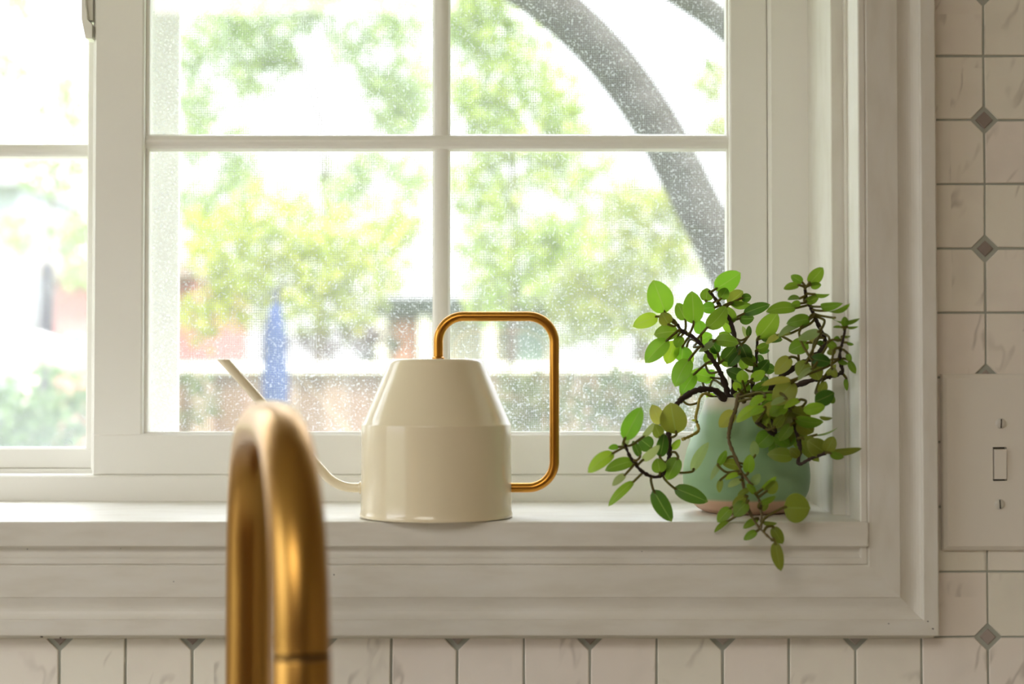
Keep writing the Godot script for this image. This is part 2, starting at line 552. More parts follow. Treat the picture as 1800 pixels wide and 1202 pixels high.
func window() -> void:
	var w := thing("window_1", "white sliding window with grid bars above the sill", "window", Vector3(-0.34, SILL, -0.2), "structure")
	var st := begin()
	# outer frame: right, left, head, sill, each with the track step behind
	var fx := 0.2239
	var fy := EYE - 0.0799
	cbox(st, Vector3(fx, SILL - 0.02, -0.33), Vector3(XR + 0.03, HEAD + 0.02, -0.186), 0.0015)
	cbox(st, Vector3(XL - 0.03, SILL - 0.02, -0.33), Vector3(XL + 0.03, HEAD + 0.02, -0.186), 0.0015)
	cbox(st, Vector3(XL, HEAD - 0.03, -0.33), Vector3(XR, HEAD + 0.02, -0.186), 0.0015)
	cbox(st, Vector3(XL, SILL - 0.02, -0.33), Vector3(XR, fy, -0.186), 0.0015)
	cbox(st, Vector3(XL, fy - 0.002, -0.33), Vector3(XR, fy + 0.0035, -0.223), 0.001)
	cbox(st, Vector3(XL, SILL - 0.02, -0.40), Vector3(XR + 0.02, fy - 0.012, -0.32), 0.002)
	upright(st, [Vector2(0.2215, -0.200), Vector2(0.2215, -0.1915), Vector2(0.2243, -0.1858), Vector2(0.2262, -0.1858), Vector2(0.2262, -0.200)])
	put("frame", st, M.vinyl, w)
	st = begin()
	upright(st, [Vector2(-0.356, -0.2235), Vector2(-0.3198, -0.2235), Vector2(-0.3030, -0.2580), Vector2(-0.3030, -0.2600), Vector2(-0.316, -0.33), Vector2(-0.356, -0.33)])
	put("mullion", st, M.vinyl, w)
	# inner sash, the near one
	var s := Node3D.new()
	s.name = "near_sash"
	w.add_child(s)
	var gx0 := -0.3193
	var gx1 := 0.1886
	var gy0 := EYE - 0.0446
	var gy1 := EYE + 0.463
	st = begin()
	bars(st, -0.362, 0.2211, EYE - 0.0799, EYE + 0.505, gx0, gx1, gy0, gy1, -0.222, -0.190, 0.0014)
	cbox(st, Vector3(-0.3655, EYE - 0.076, -0.218), Vector3(-0.36, EYE + 0.5, -0.199), 0.001)
	put("sash_frame", st, M.vinyl, s)
	st = begin()
	bars(st, gx0 - 0.001, gx1 + 0.001, gy0 - 0.001, gy1 + 0.001, gx0 + 0.003, gx1 - 0.0016, gy0 + 0.0016, gy1 - 0.003, -0.212, -0.1985, 0.0008)
	put("glazing_bead", st, M.vinyl, s)
	st = begin()
	cbox(st, Vector3(gx0, gy0, -0.209), Vector3(gx1, gy1, -0.205), 0.0005)
	put("pane", st, M.glass, s)
	put("dust_film", film(gx0, gx1, gy0, gy1, -0.2096), M.dust_near, s)
	st = begin()
	bar(st, Vector3(-0.0693, gy0, -0.2048), Vector3(-0.0539, EYE + 0.2093, -0.1985), true)
	put("muntin", st, M.vinyl, s)
	st = begin()
	bar(st, Vector3(-0.0693, EYE + 0.2095, -0.2048), Vector3(-0.0539, gy1, -0.1985), true)
	put("muntin", st, M.vinyl, s)
	st = begin()
	bar(st, Vector3(gx0, EYE + 0.2018, -0.2047), Vector3(gx1, EYE + 0.2167, -0.1965), false)
	put("muntin", st, M.vinyl, s)
	# far sash, further out on the left
	var o := Node3D.new()
	o.name = "far_sash"
	w.add_child(o)
	var hx0 := XL + 0.075
	var hx1 := -0.378
	var hy0 := EYE - 0.058
	st = begin()
	bars(st, XL + 0.03, -0.3255, fy + 0.0034, EYE + 0.505, hx0, hx1, hy0, gy1, -0.258, -0.228, 0.0014)
	put("sash_frame", st, M.vinyl, o)
	st = begin()
	cbox(st, Vector3(hx0, hy0, -0.247), Vector3(hx1, gy1, -0.243), 0.0005)
	put("pane", st, M.glass, o)
	put("dust_film", film(hx0, hx1, hy0, gy1, -0.2476), M.dust_far, o)
	st = begin()
	bar(st, Vector3(hx0, EYE + 0.2003, -0.2427), Vector3(hx1, EYE + 0.2146, -0.235), false)
	put("muntin", st, M.vinyl, o)
	var hm := (hx0 + hx1) / 2.0
	st = begin()
	bar(st, Vector3(hm - 0.0075, hy0, -0.2428), Vector3(hm + 0.0075, gy1, -0.2365), true)
	put("muntin", st, M.vinyl, o)
	# insect screen: every wire is real, they are joined into one part
	var k := Node3D.new()
	k.name = "insect_screen"
	w.add_child(k)
	st = begin()
	bars(st, -0.3152, 0.2242, fy, HEAD - 0.03, -0.3045, 0.2175, fy + 0.012, HEAD - 0.042, -0.272, -0.2605, 0.001)
	put("screen_frame", st, M.vinyl, k)
	st = begin()
	var pitchw := 0.00205
	var r := 0.0002
	var x := -0.3045
	while x < 0.2175:
		wire(st, Vector3(x, fy + 0.012, -0.265), Vector3(x, HEAD - 0.042, -0.265), r)
		x += pitchw
	var y := fy + 0.012
	while y < HEAD - 0.042:
		wire(st, Vector3(-0.3045, y, -0.2653), Vector3(0.2175, y, -0.2653), r)
		y += pitchw
	put("wire_mesh", st, M.wire, k).set_meta("kind", "stuff")
	# the latch on the left edge of the near sash
	var l := Node3D.new()
	l.name = "sash_latch"
	w.add_child(l)
	st = begin()
	slab(st, px_poly([[150.5, -60], [163, -60], [163, 36], [155.5, 35], [154.5, 14], [150.5, 12]], -0.194), -0.21, -0.194, 0.0005)
	put("keeper", st, M.vinyl, l)
	st = begin()
	slab(st, px_poly([[145, -60], [143, 8], [143, 32], [150, 67], [161.5, 68], [161.5, 43], [153, 34], [152, 17], [150, 12], [150, -60]], -0.188), -0.205, -0.188, 0.0005)
	put("lever", st, M.vinyl, l)

func wire(st: SurfaceTool, a: Vector3, b: Vector3, r: float) -> void:
	var d := (b - a).normalized()
	var s := d.cross(Vector3.BACK)
	for k in 4:
		var n0 := s * cos(k * PI / 2) + Vector3.BACK * sin(k * PI / 2)
		var n1 := s * cos((k + 1) * PI / 2) + Vector3.BACK * sin((k + 1) * PI / 2)
		tri(st, a + n0 * r, a + n1 * r, b + n1 * r, n0, n1, n1)
		tri(st, a + n0 * r, b + n1 * r, b + n0 * r, n0, n1, n0)

func px_poly(pts: Array, z: float) -> PackedVector2Array:
	var out := PackedVector2Array()
	for p: Array in pts:
		var q := at(p[0], p[1], z)
		out.append(Vector2(q.x, q.y))
	return out

# ------------------------------------------------------------------ tiled wall
func tiles() -> void:
	var w := thing("wall_back", "kitchen wall of small square marble tiles with grey diamond insets around the window", "wall", Vector3(0, 0, 0), "structure")
	var tx1 := 0.62
	var ty1 := EYE + 0.47
	var st := begin()
	var zb := -0.302
	var zf := -0.0018
	cbox(st, Vector3(-2.0, 0, zb), Vector3(XL - 0.005, 2.5, zf), 0.0005)
	cbox(st, Vector3(XR + 0.01, 0, zb), Vector3(1.7, 2.5, zf), 0.0005)
	cbox(st, Vector3(XL - 0.01, 0, zb), Vector3(XR + 0.012, SILL - 0.0184, zf), 0.0005)
	cbox(st, Vector3(XL - 0.01, HEAD, zb), Vector3(XR + 0.012, 2.5, zf), 0.0005)
	put("grout_bed", st, M.grout, w)
	st = begin()
	cbox(st, Vector3(tx1, 0.91, zf - 0.001), Vector3(1.7, 2.5, 0.0), 0.0004)
	cbox(st, Vector3(-2.0, ty1, zf - 0.001), Vector3(tx1, 2.5, 0.0), 0.0004)
	cbox(st, Vector3(-2.0, 0.91, zf - 0.001), Vector3(-1.03, ty1, 0.0), 0.0004)
	put("plaster", st, M.plaster, w)
	var dx := 0.0493
	var dy := 0.0482
	var ox := at(1737, 1117, 0).x
	var oy := at(1737, 1117, 0).y - 0.001
	var c := 0.0092
	for i in range(-24, 6):
		for j in range(-5, 14):
			var x0 := ox + i * dx
			var x1 := x0 + dx
			var y0 := oy + j * dy
			var y1 := y0 + dy
			if y0 < 0.9 or x1 > tx1 + 0.01 or y1 > ty1 + 0.02: continue
			if x1 < 0.315 and y1 > EYE - 0.175: continue
			if i < -22 : continue
			var g0 := 0.00085 + rng.randf_range(-0.0003, 0.0003)
			var g := 0.00085 + rng.randf_range(-0.0003, 0.0003)
			var evx := posmod(i, 2) == 0
			var evy := posmod(j, 2) == 0
			var poly := PackedVector2Array()
			for q: Array in [[x0 + g0, y0 + g, evx and evy, 1, 1], [x1 - g, y0 + g0, not evx and evy, -1, 1], [x1 - g0, y1 - g, not evx and not evy, -1, -1], [x0 + g, y1 - g0, evx and not evy, 1, -1]]:
				if q[2]:
					var a := Vector2(q[0] + q[3] * c, q[1])
					var b := Vector2(q[0], q[1] + q[4] * c)
					if q[3] * q[4] > 0:
						poly.append(b); poly.append(a)
					else:
						poly.append(a); poly.append(b)
				else:
					poly.append(Vector2(q[0], q[1]))
			st = begin()
			slab(st, poly, -0.004, rng.randf_range(-0.0004, 0.0), 0.0006)
			put("tile", st, M.tiles[rng.randi() % 4], w)
	for i in range(-24, 6, 2):
		for j in range(-4, 14, 2):
			var p := Vector2(ox + i * dx, oy + j * dy)
			if p.y < 0.92 or p.x > tx1 or p.y > ty1: continue
			if p.x < 0.32 and p.y > EYE - 0.17: continue
			var h := 0.0062 + rng.randf_range(-0.0004, 0.0004)
			st = begin()
			slab(st, PackedVector2Array([p + Vector2(h, 0), p + Vector2(0, h), p - Vector2(h, 0), p - Vector2(0, h)]), -0.004, -0.0003, 0.0006)
			put("diamond_inset", st, M.dots[rng.randi() % 3], w)

# ------------------------------------------------------------------ casing, sill, jambs
func casing_profile() -> Array:
	var p := [Vector2(0.0, -0.016), Vector2(0.0, 0.0168), Vector2(0.0008, 0.0176), Vector2(0.0045, 0.0178), Vector2(0.0048, 0.0168), Vector2(0.0053, 0.0168), Vector2(0.0058, 0.0183), Vector2(0.0064, 0.0186), Vector2(0.0288, 0.0186), Vector2(0.0292, 0.0176), Vector2(0.0297, 0.0172)]
	for i in 9:
		var t := i / 8.0
		p.append(Vector2(lerpf(0.0302, 0.0450, t), 0.0172 - 0.0034 * sin(PI * t * 0.85) + 0.002 * t))
	p.append_array([Vector2(0.0452, 0.0196), Vector2(0.0459, 0.0202), Vector2(0.056, 0.0202), Vector2(0.057, 0.0192), Vector2(0.057, 0.0)])
	return p

func casing(side: String) -> SurfaceTool:
	var st := begin()
	var prof := casing_profile()
	var yb := EYE - 0.1284
	var yt := HEAD + 0.0
	var pt := func(u: Vector2, e: int) -> Vector3:
		match side:
			"right": return Vector3(XR + u.x, (yt + u.x) if e else (yb - u.x), u.y)
			"left": return Vector3(XL - u.x, (yt + u.x) if e else (yb - u.x), u.y)
			"bottom": return Vector3((XR + u.x) if e else (XL - u.x), yb - u.x, u.y)
		return Vector3((XR + u.x) if e else (XL - u.x), yt + u.x, u.y)
	var away: Vector3 = {"right": Vector3.RIGHT, "left": Vector3.LEFT, "bottom": Vector3.DOWN, "top": Vector3.UP}[side]
	for i in prof.size() - 1:
		var a: Vector2 = prof[i]
		var b: Vector2 = prof[i + 1]
		var t := b - a
		var out := away * -t.y + Vector3.BACK * t.x
		quad(st, pt.call(a, 0), pt.call(a, 1), pt.call(b, 1), pt.call(b, 0), out)
	return st

func trims() -> void:
	tag(put("trim_1", casing("right"), M.paint_upright, self), "white painted moulded casing upright between the window and the tiles", "window trim", "structure")
	var low := thing("trim_2", "white painted moulded casing running under the window sill", "window trim", Vector3(-0.3, EYE - 0.16, 0), "structure")
	put("casing", casing("bottom"), M.paint, low)
	var st := begin()     # small cove between sill nosing and casing
	var a := EYE - 0.1203
	var b := EYE - 0.1290
	var prev := Vector2(a, 0.0165)
	for i in range(1, 9):
		var t := i / 8.0
		var q := Vector2(lerpf(a, b, t), 0.0125 + 0.004 * pow(1.0 - t, 3.0) + 0.0035 * pow(t, 2.0))
		quad(st, Vector3(XL, prev.x, prev.y), Vector3(XR + 0.001, prev.x, prev.y), Vector3(XR + 0.001, q.x, q.y), Vector3(XL, q.x, q.y), Vector3.BACK)
		prev = q
	put("cove_strip", st, M.paint, low)
	st = begin()
	cbox(st, Vector3(XL - 0.056, EYE - 0.1892, -0.003), Vector3(XR + 0.057, EYE - 0.1852, 0.0075), 0.0015)
	put("caulk_bead", st, M.caulk, low)
	for q: Array in [[73, 1119, 3.2, 1.4], [106, 1121, 1.6, 1.0], [305, 1022, 1.1, 0.9], [587, 1010, 1.2, 1.6], [1562, 1096, 1.6, 0.8], [48, 965, 1.0, 0.8], [212, 964, 0.9, 0.7], [1128, 969, 0.9, 0.8], [1640, 1105, 2.0, 1.3], [1631, 1092, 1.6, 1.1]]:
		var zc := 0.0187 if q[1] > 1000 else 0.0165
		if q[1] > 1085: zc = 0.0203
		if q[1] > 1114: zc = 0.0076
		var p := at(q[0], q[1], zc)
		st = begin()
		var s := 0.00042
		slab(st, PackedVector2Array([Vector2(p.x - q[2] * s, p.y), Vector2(p.x - q[2] * s * 0.2, p.y + q[3] * s), Vector2(p.x + q[2] * s, p.y + 0.3 * q[3] * s), Vector2(p.x + q[2] * s * 0.4, p.y - q[3] * s)]), zc - 0.0006, zc + 0.00015, 0.0)
		put("paint_chip", st, M.chip, low)
	tag(put("trim_3", casing("top"), M.paint, self), "white painted moulded casing across the head of the window", "window trim", "structure")
	tag(put("trim_4", casing("left"), M.paint_upright, self), "white painted moulded casing at the far left of the window", "window trim", "structure")
	# sill board
	st = begin()
	cbox(st, Vector3(XL - 0.012, EYE - 0.1203, -0.188), Vector3(XR + 0.0055, SILL, 0.0212), 0.0009)
	tag(put("trim_5", st, M.paint, self), "white painted window sill board carrying the watering can and the plant", "window sill", "structure")
	# right jamb board, splayed a little, with the stop bead and the liner in front of it
	var j := thing("trim_6", "white painted jamb boards in the right window reveal", "window trim", Vector3(XR, SILL, -0.1), "structure")
	st = begin()
	upright(st, [Vector2(0.2557, -0.1865), Vector2(0.2478, -0.0462), Vector2(0.2485, -0.0452), Vector2(0.262, -0.0452), Vector2(0.268, -0.0452), Vector2(0.268, -0.1865)])
	put("jamb_board", st, M.paint_upright, j)
	st = begin()
	upright(st, [Vector2(0.2580, -0.0452), Vector2(0.2572, -0.0440), Vector2(0.2572, -0.0395), Vector2(0.2580, -0.0385), Vector2(0.268, -0.0385), Vector2(0.268, -0.0452)])
	put("stop_bead", st, M.paint_upright, j)
	st = begin()
	upright(st, [Vector2(0.2592, -0.0385), Vector2(0.2592, -0.030), Vector2(0.2570, -0.020), Vector2(0.2556, -0.0155), Vector2(0.268, -0.0155), Vector2(0.268, -0.0385)])
	put("jamb_liner", st, M.paint_upright, j)
	var jl := thing("trim_7", "white painted jamb and head boards of the left window reveal", "window trim", Vector3(XL, SILL, -0.1), "structure")
	st = begin()
	cbox(st, Vector3(XL - 0.012, SILL, -0.1865), Vector3(XL, HEAD, -0.0165), 0.001)
	cbox(st, Vector3(XL, HEAD - 0.001, -0.1865), Vector3(XR, HEAD + 0.01, -0.0165), 0.001)
	put("jamb_board", st, M.paint_upright, jl)

func upright(st: SurfaceTool, pts: Array) -> void:       # vertical prism from sill to head over a polygon in x,z
	var c := Vector2.ZERO
	for p: Vector2 in pts: c += p / pts.size()
	for i in pts.size():
		var a: Vector2 = pts[i]
		var b: Vector2 = pts[(i + 1) % pts.size()]
		var m := (a + b) / 2.0 - c
		quad(st, Vector3(a.x, SILL, a.y), Vector3(b.x, SILL, b.y), Vector3(b.x, HEAD, b.y), Vector3(a.x, HEAD, a.y), Vector3(m.x, 0, m.y))

# ------------------------------------------------------------------ switch
func light_switch() -> void:
	var a := at(1656, 657, 0.006)
	var b := at(1861, 968, 0.006)
	var mid := at(1757.5, 815.5, 0.006)
	var s := thing("light_switch", "oversized cream wall plate with a toggle light switch beside the window casing", "light switch", Vector3(mid.x, mid.y, 0))
	var st := begin()
	var hw := 0.0052       # half the slot
	var hh := 0.0125
	var zf := 0.0062
	var ch := 0.0035
	# plate with a sloped rim and a real slot
	var ring := func(o: float, z: float) -> Array:
		return [Vector3(a.x + o, b.y + o, z), Vector3(b.x - o, b.y + o, z), Vector3(b.x - o, a.y - o, z), Vector3(a.x + o, a.y - o, z)]
	var r0: Array = ring.call(0.0, 0.0)
	var r1: Array = ring.call(0.0, 0.0028)
	var r1b: Array = ring.call(0.0008, 0.0042)
	var r2: Array = ring.call(ch, zf)
	var hole := func(z: float) -> Array:
		return [Vector3(mid.x - hw, mid.y - hh, z), Vector3(mid.x + hw, mid.y - hh, z), Vector3(mid.x + hw, mid.y + hh, z), Vector3(mid.x - hw, mid.y + hh, z)]
	var h0: Array = hole.call(zf)
	var h1: Array = hole.call(0.0005)
	for i in 4:
		var k := (i + 1) % 4
		var o: Vector3 = (r0[i] + r0[k]) / 2.0 - Vector3(mid.x, mid.y, 0)
		quad(st, r0[i], r0[k], r1[k], r1[i], o)
		quad(st, r1[i], r1[k], r1b[k], r1b[i], o.normalized() + Vector3.BACK)
		quad(st, r1b[i], r1b[k], r2[k], r2[i], o.normalized() * 0.3 + Vector3.BACK)
		quad(st, r2[i], r2[k], h0[k], h0[i], Vector3.BACK)
		quad(st, h0[i], h0[k], h1[k], h1[i], -o)
	put("cover_plate", st, M.plastic, s)
	st = begin()
	quad(st, h1[0], h1[1], h1[2], h1[3], Vector3.BACK)
	put("slot_recess", st, M.gap, s)
	st = begin()
	var lev := []
	for q: Array in [[-hw + 0.0008, -hh + 0.001, 0.001], [hw - 0.0001, -hh + 0.001, 0.001], [hw - 0.0001, hh - 0.0012, 0.001], [-hw + 0.0008, hh - 0.0012, 0.001], [-hw + 0.0011, -hh + 0.0014, 0.0075], [hw - 0.0008, -hh + 0.0014, 0.0075], [hw - 0.0008, hh - 0.0016, 0.0085], [-hw + 0.0011, hh - 0.0016, 0.0085]]:
		lev.append(Vector3(mid.x + q[0], mid.y + q[1], q[2]))
	for f: Array in [[0, 1, 5, 4], [1, 2, 6, 5], [2, 3, 7, 6], [3, 0, 4, 7], [4, 5, 6, 7]]:
		var m: Vector3 = (lev[f[0]] + lev[f[2]]) / 2.0 - Vector3(mid.x, mid.y, 0.003)
		quad(st, lev[f[0]], lev[f[1]], lev[f[2]], lev[f[3]], m if f[0] < 4 and f != [4, 5, 6, 7] else Vector3.BACK)
	put("toggle", st, M.plastic, s)
	for q: Array in [[1759, 744, 0.04], [1757, 886, -0.06]]:
		var c := at(q[0], q[1], zf)
		st = begin()
		lathe(st, [Vector2(0.0038, -0.0005), Vector2(0.0038, 0.0004), Vector2(0.0032, 0.0011), Vector2(0.0018, 0.0015), Vector2(0.0, 0.0016)], c, 28, Vector3.BACK)
		var sc := put("screw", st, M.screw, s)
		sc.set_meta("label", "painted slotted screw head")
		st = begin()
		var d := Vector2(sin(q[2]), cos(q[2])) * 0.0033
		var e := d.orthogonal().normalized() * 0.00042
		var cc := Vector2(c.x, c.y)
		slab(st, PackedVector2Array([cc - d - e, cc - d + e, cc + d + e, cc + d - e]), zf + 0.0002, zf + 0.00166, 0.0)
		var slot := put("slot", st, M.screw_slot, s)
		slot.reparent(sc, true)

# ------------------------------------------------------------------ watering can
func watering_can() -> void:
	var z := -0.0206
	var c := at(767, 908, z)
	c.y = SILL
	var base := c
	var w := thing("watering_can", "cream enamelled watering can with long thin spout and brass handle on the sill", "watering can", base)
	var k := (D - z) / F
	var prof := [Vector2(0.0, 0.0012), Vector2(0.055, 0.0012), Vector2(0.0566, 0.0004), Vector2(0.0577, 0.0008), Vector2(0.0581, 0.002), Vector2(0.0577, 0.0034), Vector2(0.0572, 0.0046), Vector2(0.0571, 0.0062)]
	var sh := at(767, 744, z).y - base.y
	var top := at(767, 632, z).y - base.y
	for i in 12: prof.append(Vector2(lerpf(0.0570, 0.0567, i / 11.0), lerpf(0.007, sh - 0.0016, i / 11.0)))
	prof.append_array([Vector2(0.0566, sh - 0.0008), Vector2(0.0561, sh), Vector2(0.0553, sh + 0.0012)])
	for i in range(1, 10): prof.append(Vector2(lerpf(0.0553, 0.0368, i / 9.0), lerpf(sh + 0.0012, top - 0.0042, i / 9.0)))
	for i in range(1, 7):
		var a := i / 6.0 * 1.06
		prof.append(Vector2(0.0368 - 0.0035 * (1.0 - cos(a)) - 0.0012 * sin(a), top - 0.0042 + 0.0042 * sin(a) / sin(1.06)))
	prof.append_array([Vector2(0.03, top + 0.0001), Vector2(0.0, top + 0.0002)])
	var st := begin()
	lathe(st, prof, base, 128)
	put("body", st, M.enamel, w)
	var zz := base.z
	var h := rounded([at(770.5, 634, zz), at(770.5, 556, zz), at(974.5, 556, zz), at(974.5, 857, zz), at(897, 857, zz)], [44 * k, 46 * k, 46 * k], 16)
	st = begin()
	tube(st, h, func(_t): return 0.00365, 24)
	put("handle", st, M.brass, w)
	st = begin()
	lathe(st, [Vector2(0.0037, 0.0), Vector2(0.0046, 0.0), Vector2(0.0046, 0.0012), Vector2(0.0037, 0.0018)], at(770.5, 631, zz), 24)
	put("handle_collar", st, M.brass, w)
	var s := rounded([at(640, 857, zz), at(592, 857, zz), at(389, 625, zz)], [66 * k], 18)
	# cut the tip level: stop the tube a little short and finish with a slanted ring
	st = begin()
	var rr := 0.0037
	var pts := s.duplicate()
	var tip: Vector3 = at(393, 632, zz)
	pts[-1] = tip
	spout(st, pts, rr)
	put("spout", st, M.enamel, w)
	st = begin()
	lathe(st, [Vector2(0.0037, 0.0), Vector2(0.0048, 0.0), Vector2(0.0048, 0.002), Vector2(0.0037, 0.0026)], at(637, 857, zz), 24, Vector3.LEFT)
	put("spout_collar", st, M.enamel, w)

func spout(st: SurfaceTool, pts: Array, r: float) -> void:
	var n := 20
	var last := pts.size() - 1
	var rings := []
	for i in pts.size():
		var d: Vector3 = (pts[mini(i + 1, last)] - pts[maxi(i - 1, 0)]).normalized()
		var side := d.cross(Vector3.BACK).normalized()
		var ring := []
		for k in n:
			var a := TAU * k / n
			var o := side * cos(a) + Vector3.BACK * sin(a)
			var p: Vector3 = pts[i] + o * r
			if i == last: p -= d * ((p.y - pts[i].y) / d.y)       # slide along the tube to a level cut
			ring.append([p, o])
		rings.append(ring)
	for i in last:
		for k in n:
			var a: Array = rings[i][k]
			var b: Array = rings[i][(k + 1) % n]
			var c: Array = rings[i + 1][(k + 1) % n]
			var d: Array = rings[i + 1][k]
			tri(st, a[0], b[0], c[0], a[1], b[1], c[1])
			tri(st, a[0], c[0], d[0], a[1], c[1], d[1])
	for k in n:      # a short inner bore
		var a: Array = rings[last][k]
		var b: Array = rings[last][(k + 1) % n]
		var t: Vector3 = pts[last]
		var dn: Vector3 = (pts[last - 1] - t).normalized() * 0.006
		var a2: Vector3 = t + (a[0] - t) * 0.8
		var b2: Vector3 = t + (b[0] - t) * 0.8
		tri(st, a[0], b[0], b2, Vector3.UP, Vector3.UP, Vector3.UP)
		tri(st, a[0], b2, a2, Vector3.UP, Vector3.UP, Vector3.UP)
		tri(st, a2, b2, b2 + dn, -a[1], -b[1], -b[1])
		tri(st, a2, b2 + dn, a2 + dn, -a[1], -b[1], -a[1])
		tri(st, a2 + dn, b2 + dn, t + dn, Vector3.UP, Vector3.UP, Vector3.UP)

# ------------------------------------------------------------------ faucet
func faucet() -> void:
	var rear := at(436, 1120, D - 1.01)
	var front := at(529, 1150, D - 0.765)
	var foot := Vector3(rear.x, 0.91, rear.z)
	var across := Vector3(front.x - rear.x, 0, front.z - rear.z)
	var R := across.length() / 2.0
	across = across.normalized()
	var r := 0.0138
	var apex := at(478, 704, D - 0.875).y - r
	var cy := apex - R
	var f := thing("faucet", "brushed brass gooseneck kitchen faucet standing in front of the window", "faucet", foot)
	var pts := [foot + Vector3(0, 0.02, 0)]
	for i in 12: pts.append(Vector3(rear.x, lerpf(0.935, cy, (i + 1) / 12.0), rear.z))
	for i in range(1, 73):        # the bend is tighter at the back than at the front
		var a := PI * i / 72.0
		var n := 2.0 / lerpf(3.3, 2.6, smoothstep(0.2, 0.8, i / 72.0))
		pts.append(Vector3(rear.x, cy, rear.z) + across * R * (1.0 - signf(cos(a)) * pow(absf(cos(a)), n)) + Vector3.UP * R * pow(maxf(sin(a), 0.0), n))
	var seam := at(529, 1152, front.z).y
	var end := Vector3(rear.x, seam, rear.z) + across * 2.0 * R
	if pts[-1].y > seam: pts.append(end)
	else:
		while pts[-1].y < seam + 0.001: pts.pop_back()
		pts.append(end)
	var st := begin()
	tube(st, pts, func(_t): return r, 64)
	put("neck", st, M.faucet, f)
	st = begin()
	lathe(st, [Vector2(0.0, 0.0), Vector2(0.01385, 0.0), Vector2(0.01385, -0.0009), Vector2(0.0, -0.0009)], end + Vector3(0, 0.0004, 0), 64)
	put("seam_ring", st, M.seam, f)
	st = begin()
	lathe(st, [Vector2(0.0, 0.0), Vector2(0.0138, 0.0), Vector2(0.0141, -0.0006), Vector2(0.0142, -0.05), Vector2(0.0152, -0.075), Vector2(0.0155, -0.095), Vector2(0.0145, -0.098), Vector2(0.0, -0.098)], end + Vector3(0, -0.0008, 0), 64)
	put("spray_head", st, M.faucet, f)
	st = begin()
	lathe(st, [Vector2(0.0, 0.0), Vector2(0.03, 0.0), Vector2(0.03, 0.005), Vector2(0.028, 0.008), Vector2(0.022, 0.01), Vector2(0.02, 0.06), Vector2(0.0185, 0.11), Vector2(0.0138, 0.113)], foot, 64)
	put("base", st, M.faucet, f)
	st = begin()
	tube(st, [foot + Vector3(0.015, 0.07, 0), foot + Vector3(0.05, 0.072, 0), foot + Vector3(0.085, 0.1, 0), foot + Vector3(0.11, 0.13, 0)], func(t): return 0.009 - 0.004 * t, 24)
	put("handle", st, M.faucet, f)

# ------------------------------------------------------------------ the potted plant
var branch_node: Node3D
var branch_pts: Array
var zb0: float
var zb1: float
var KIND := {
	"g": Color(0.51, 0.71, 0.19), "m": Color(0.47, 0.60, 0.17), "d": Color(0.29, 0.42, 0.13), "o": Color(0.53, 0.57, 0.2),
	"y": Color(0.68, 0.68, 0.30), "p": Color(0.62, 0.69, 0.42), "b": Color(0.63, 0.77, 0.21),
}

func stem(pot: Node3D, pts: Array, z0: float, z1: float, r0: float, r1: float, m: Material) -> void:
	var world := []
	for i in pts.size():
		var z := lerpf(z0, z1, float(i) / (pts.size() - 1))
		world.append(at(pts[i][0], pts[i][1], z))
	branch_pts = smooth(world, 9)
	zb0 = z0
	zb1 = z1
	var st := begin()
	var bump := []
	for i in 400: bump.append(rng.randf_range(0.72, 1.3))
	var n := branch_pts.size()
	tube(st, branch_pts, func(t): return lerpf(r0, r1, t) * bump[int(t * (n - 1))], 7)
	branch_node = put("stem", st, m, pot)

func L(bx: float, by: float, tx: float, ty: float, w: float, kind: String, roll := 0.0, curl := 0.08, z := 99.0, dz := 0.0) -> void:
	# a leaf from its foot to its tip as measured, at the depth of its stem unless told otherwise
	if z > 90.0:
		var q := at(bx, by, (zb0 + zb1) / 2.0)
		var best := 1e9
		for p: Vector3 in branch_pts:
			var pp := at(bx, by, p.z)
			var dd := pp.distance_to(p)
			if dd < best:
				best = dd
				z = p.z + rng.randf_range(-0.006, 0.008)
	var b := at(bx, by, z)
	var t := at(tx, ty, z + dz)
	var k := (D - z) / F
	leaf(b, t, w * k, roll, curl, KIND[kind])

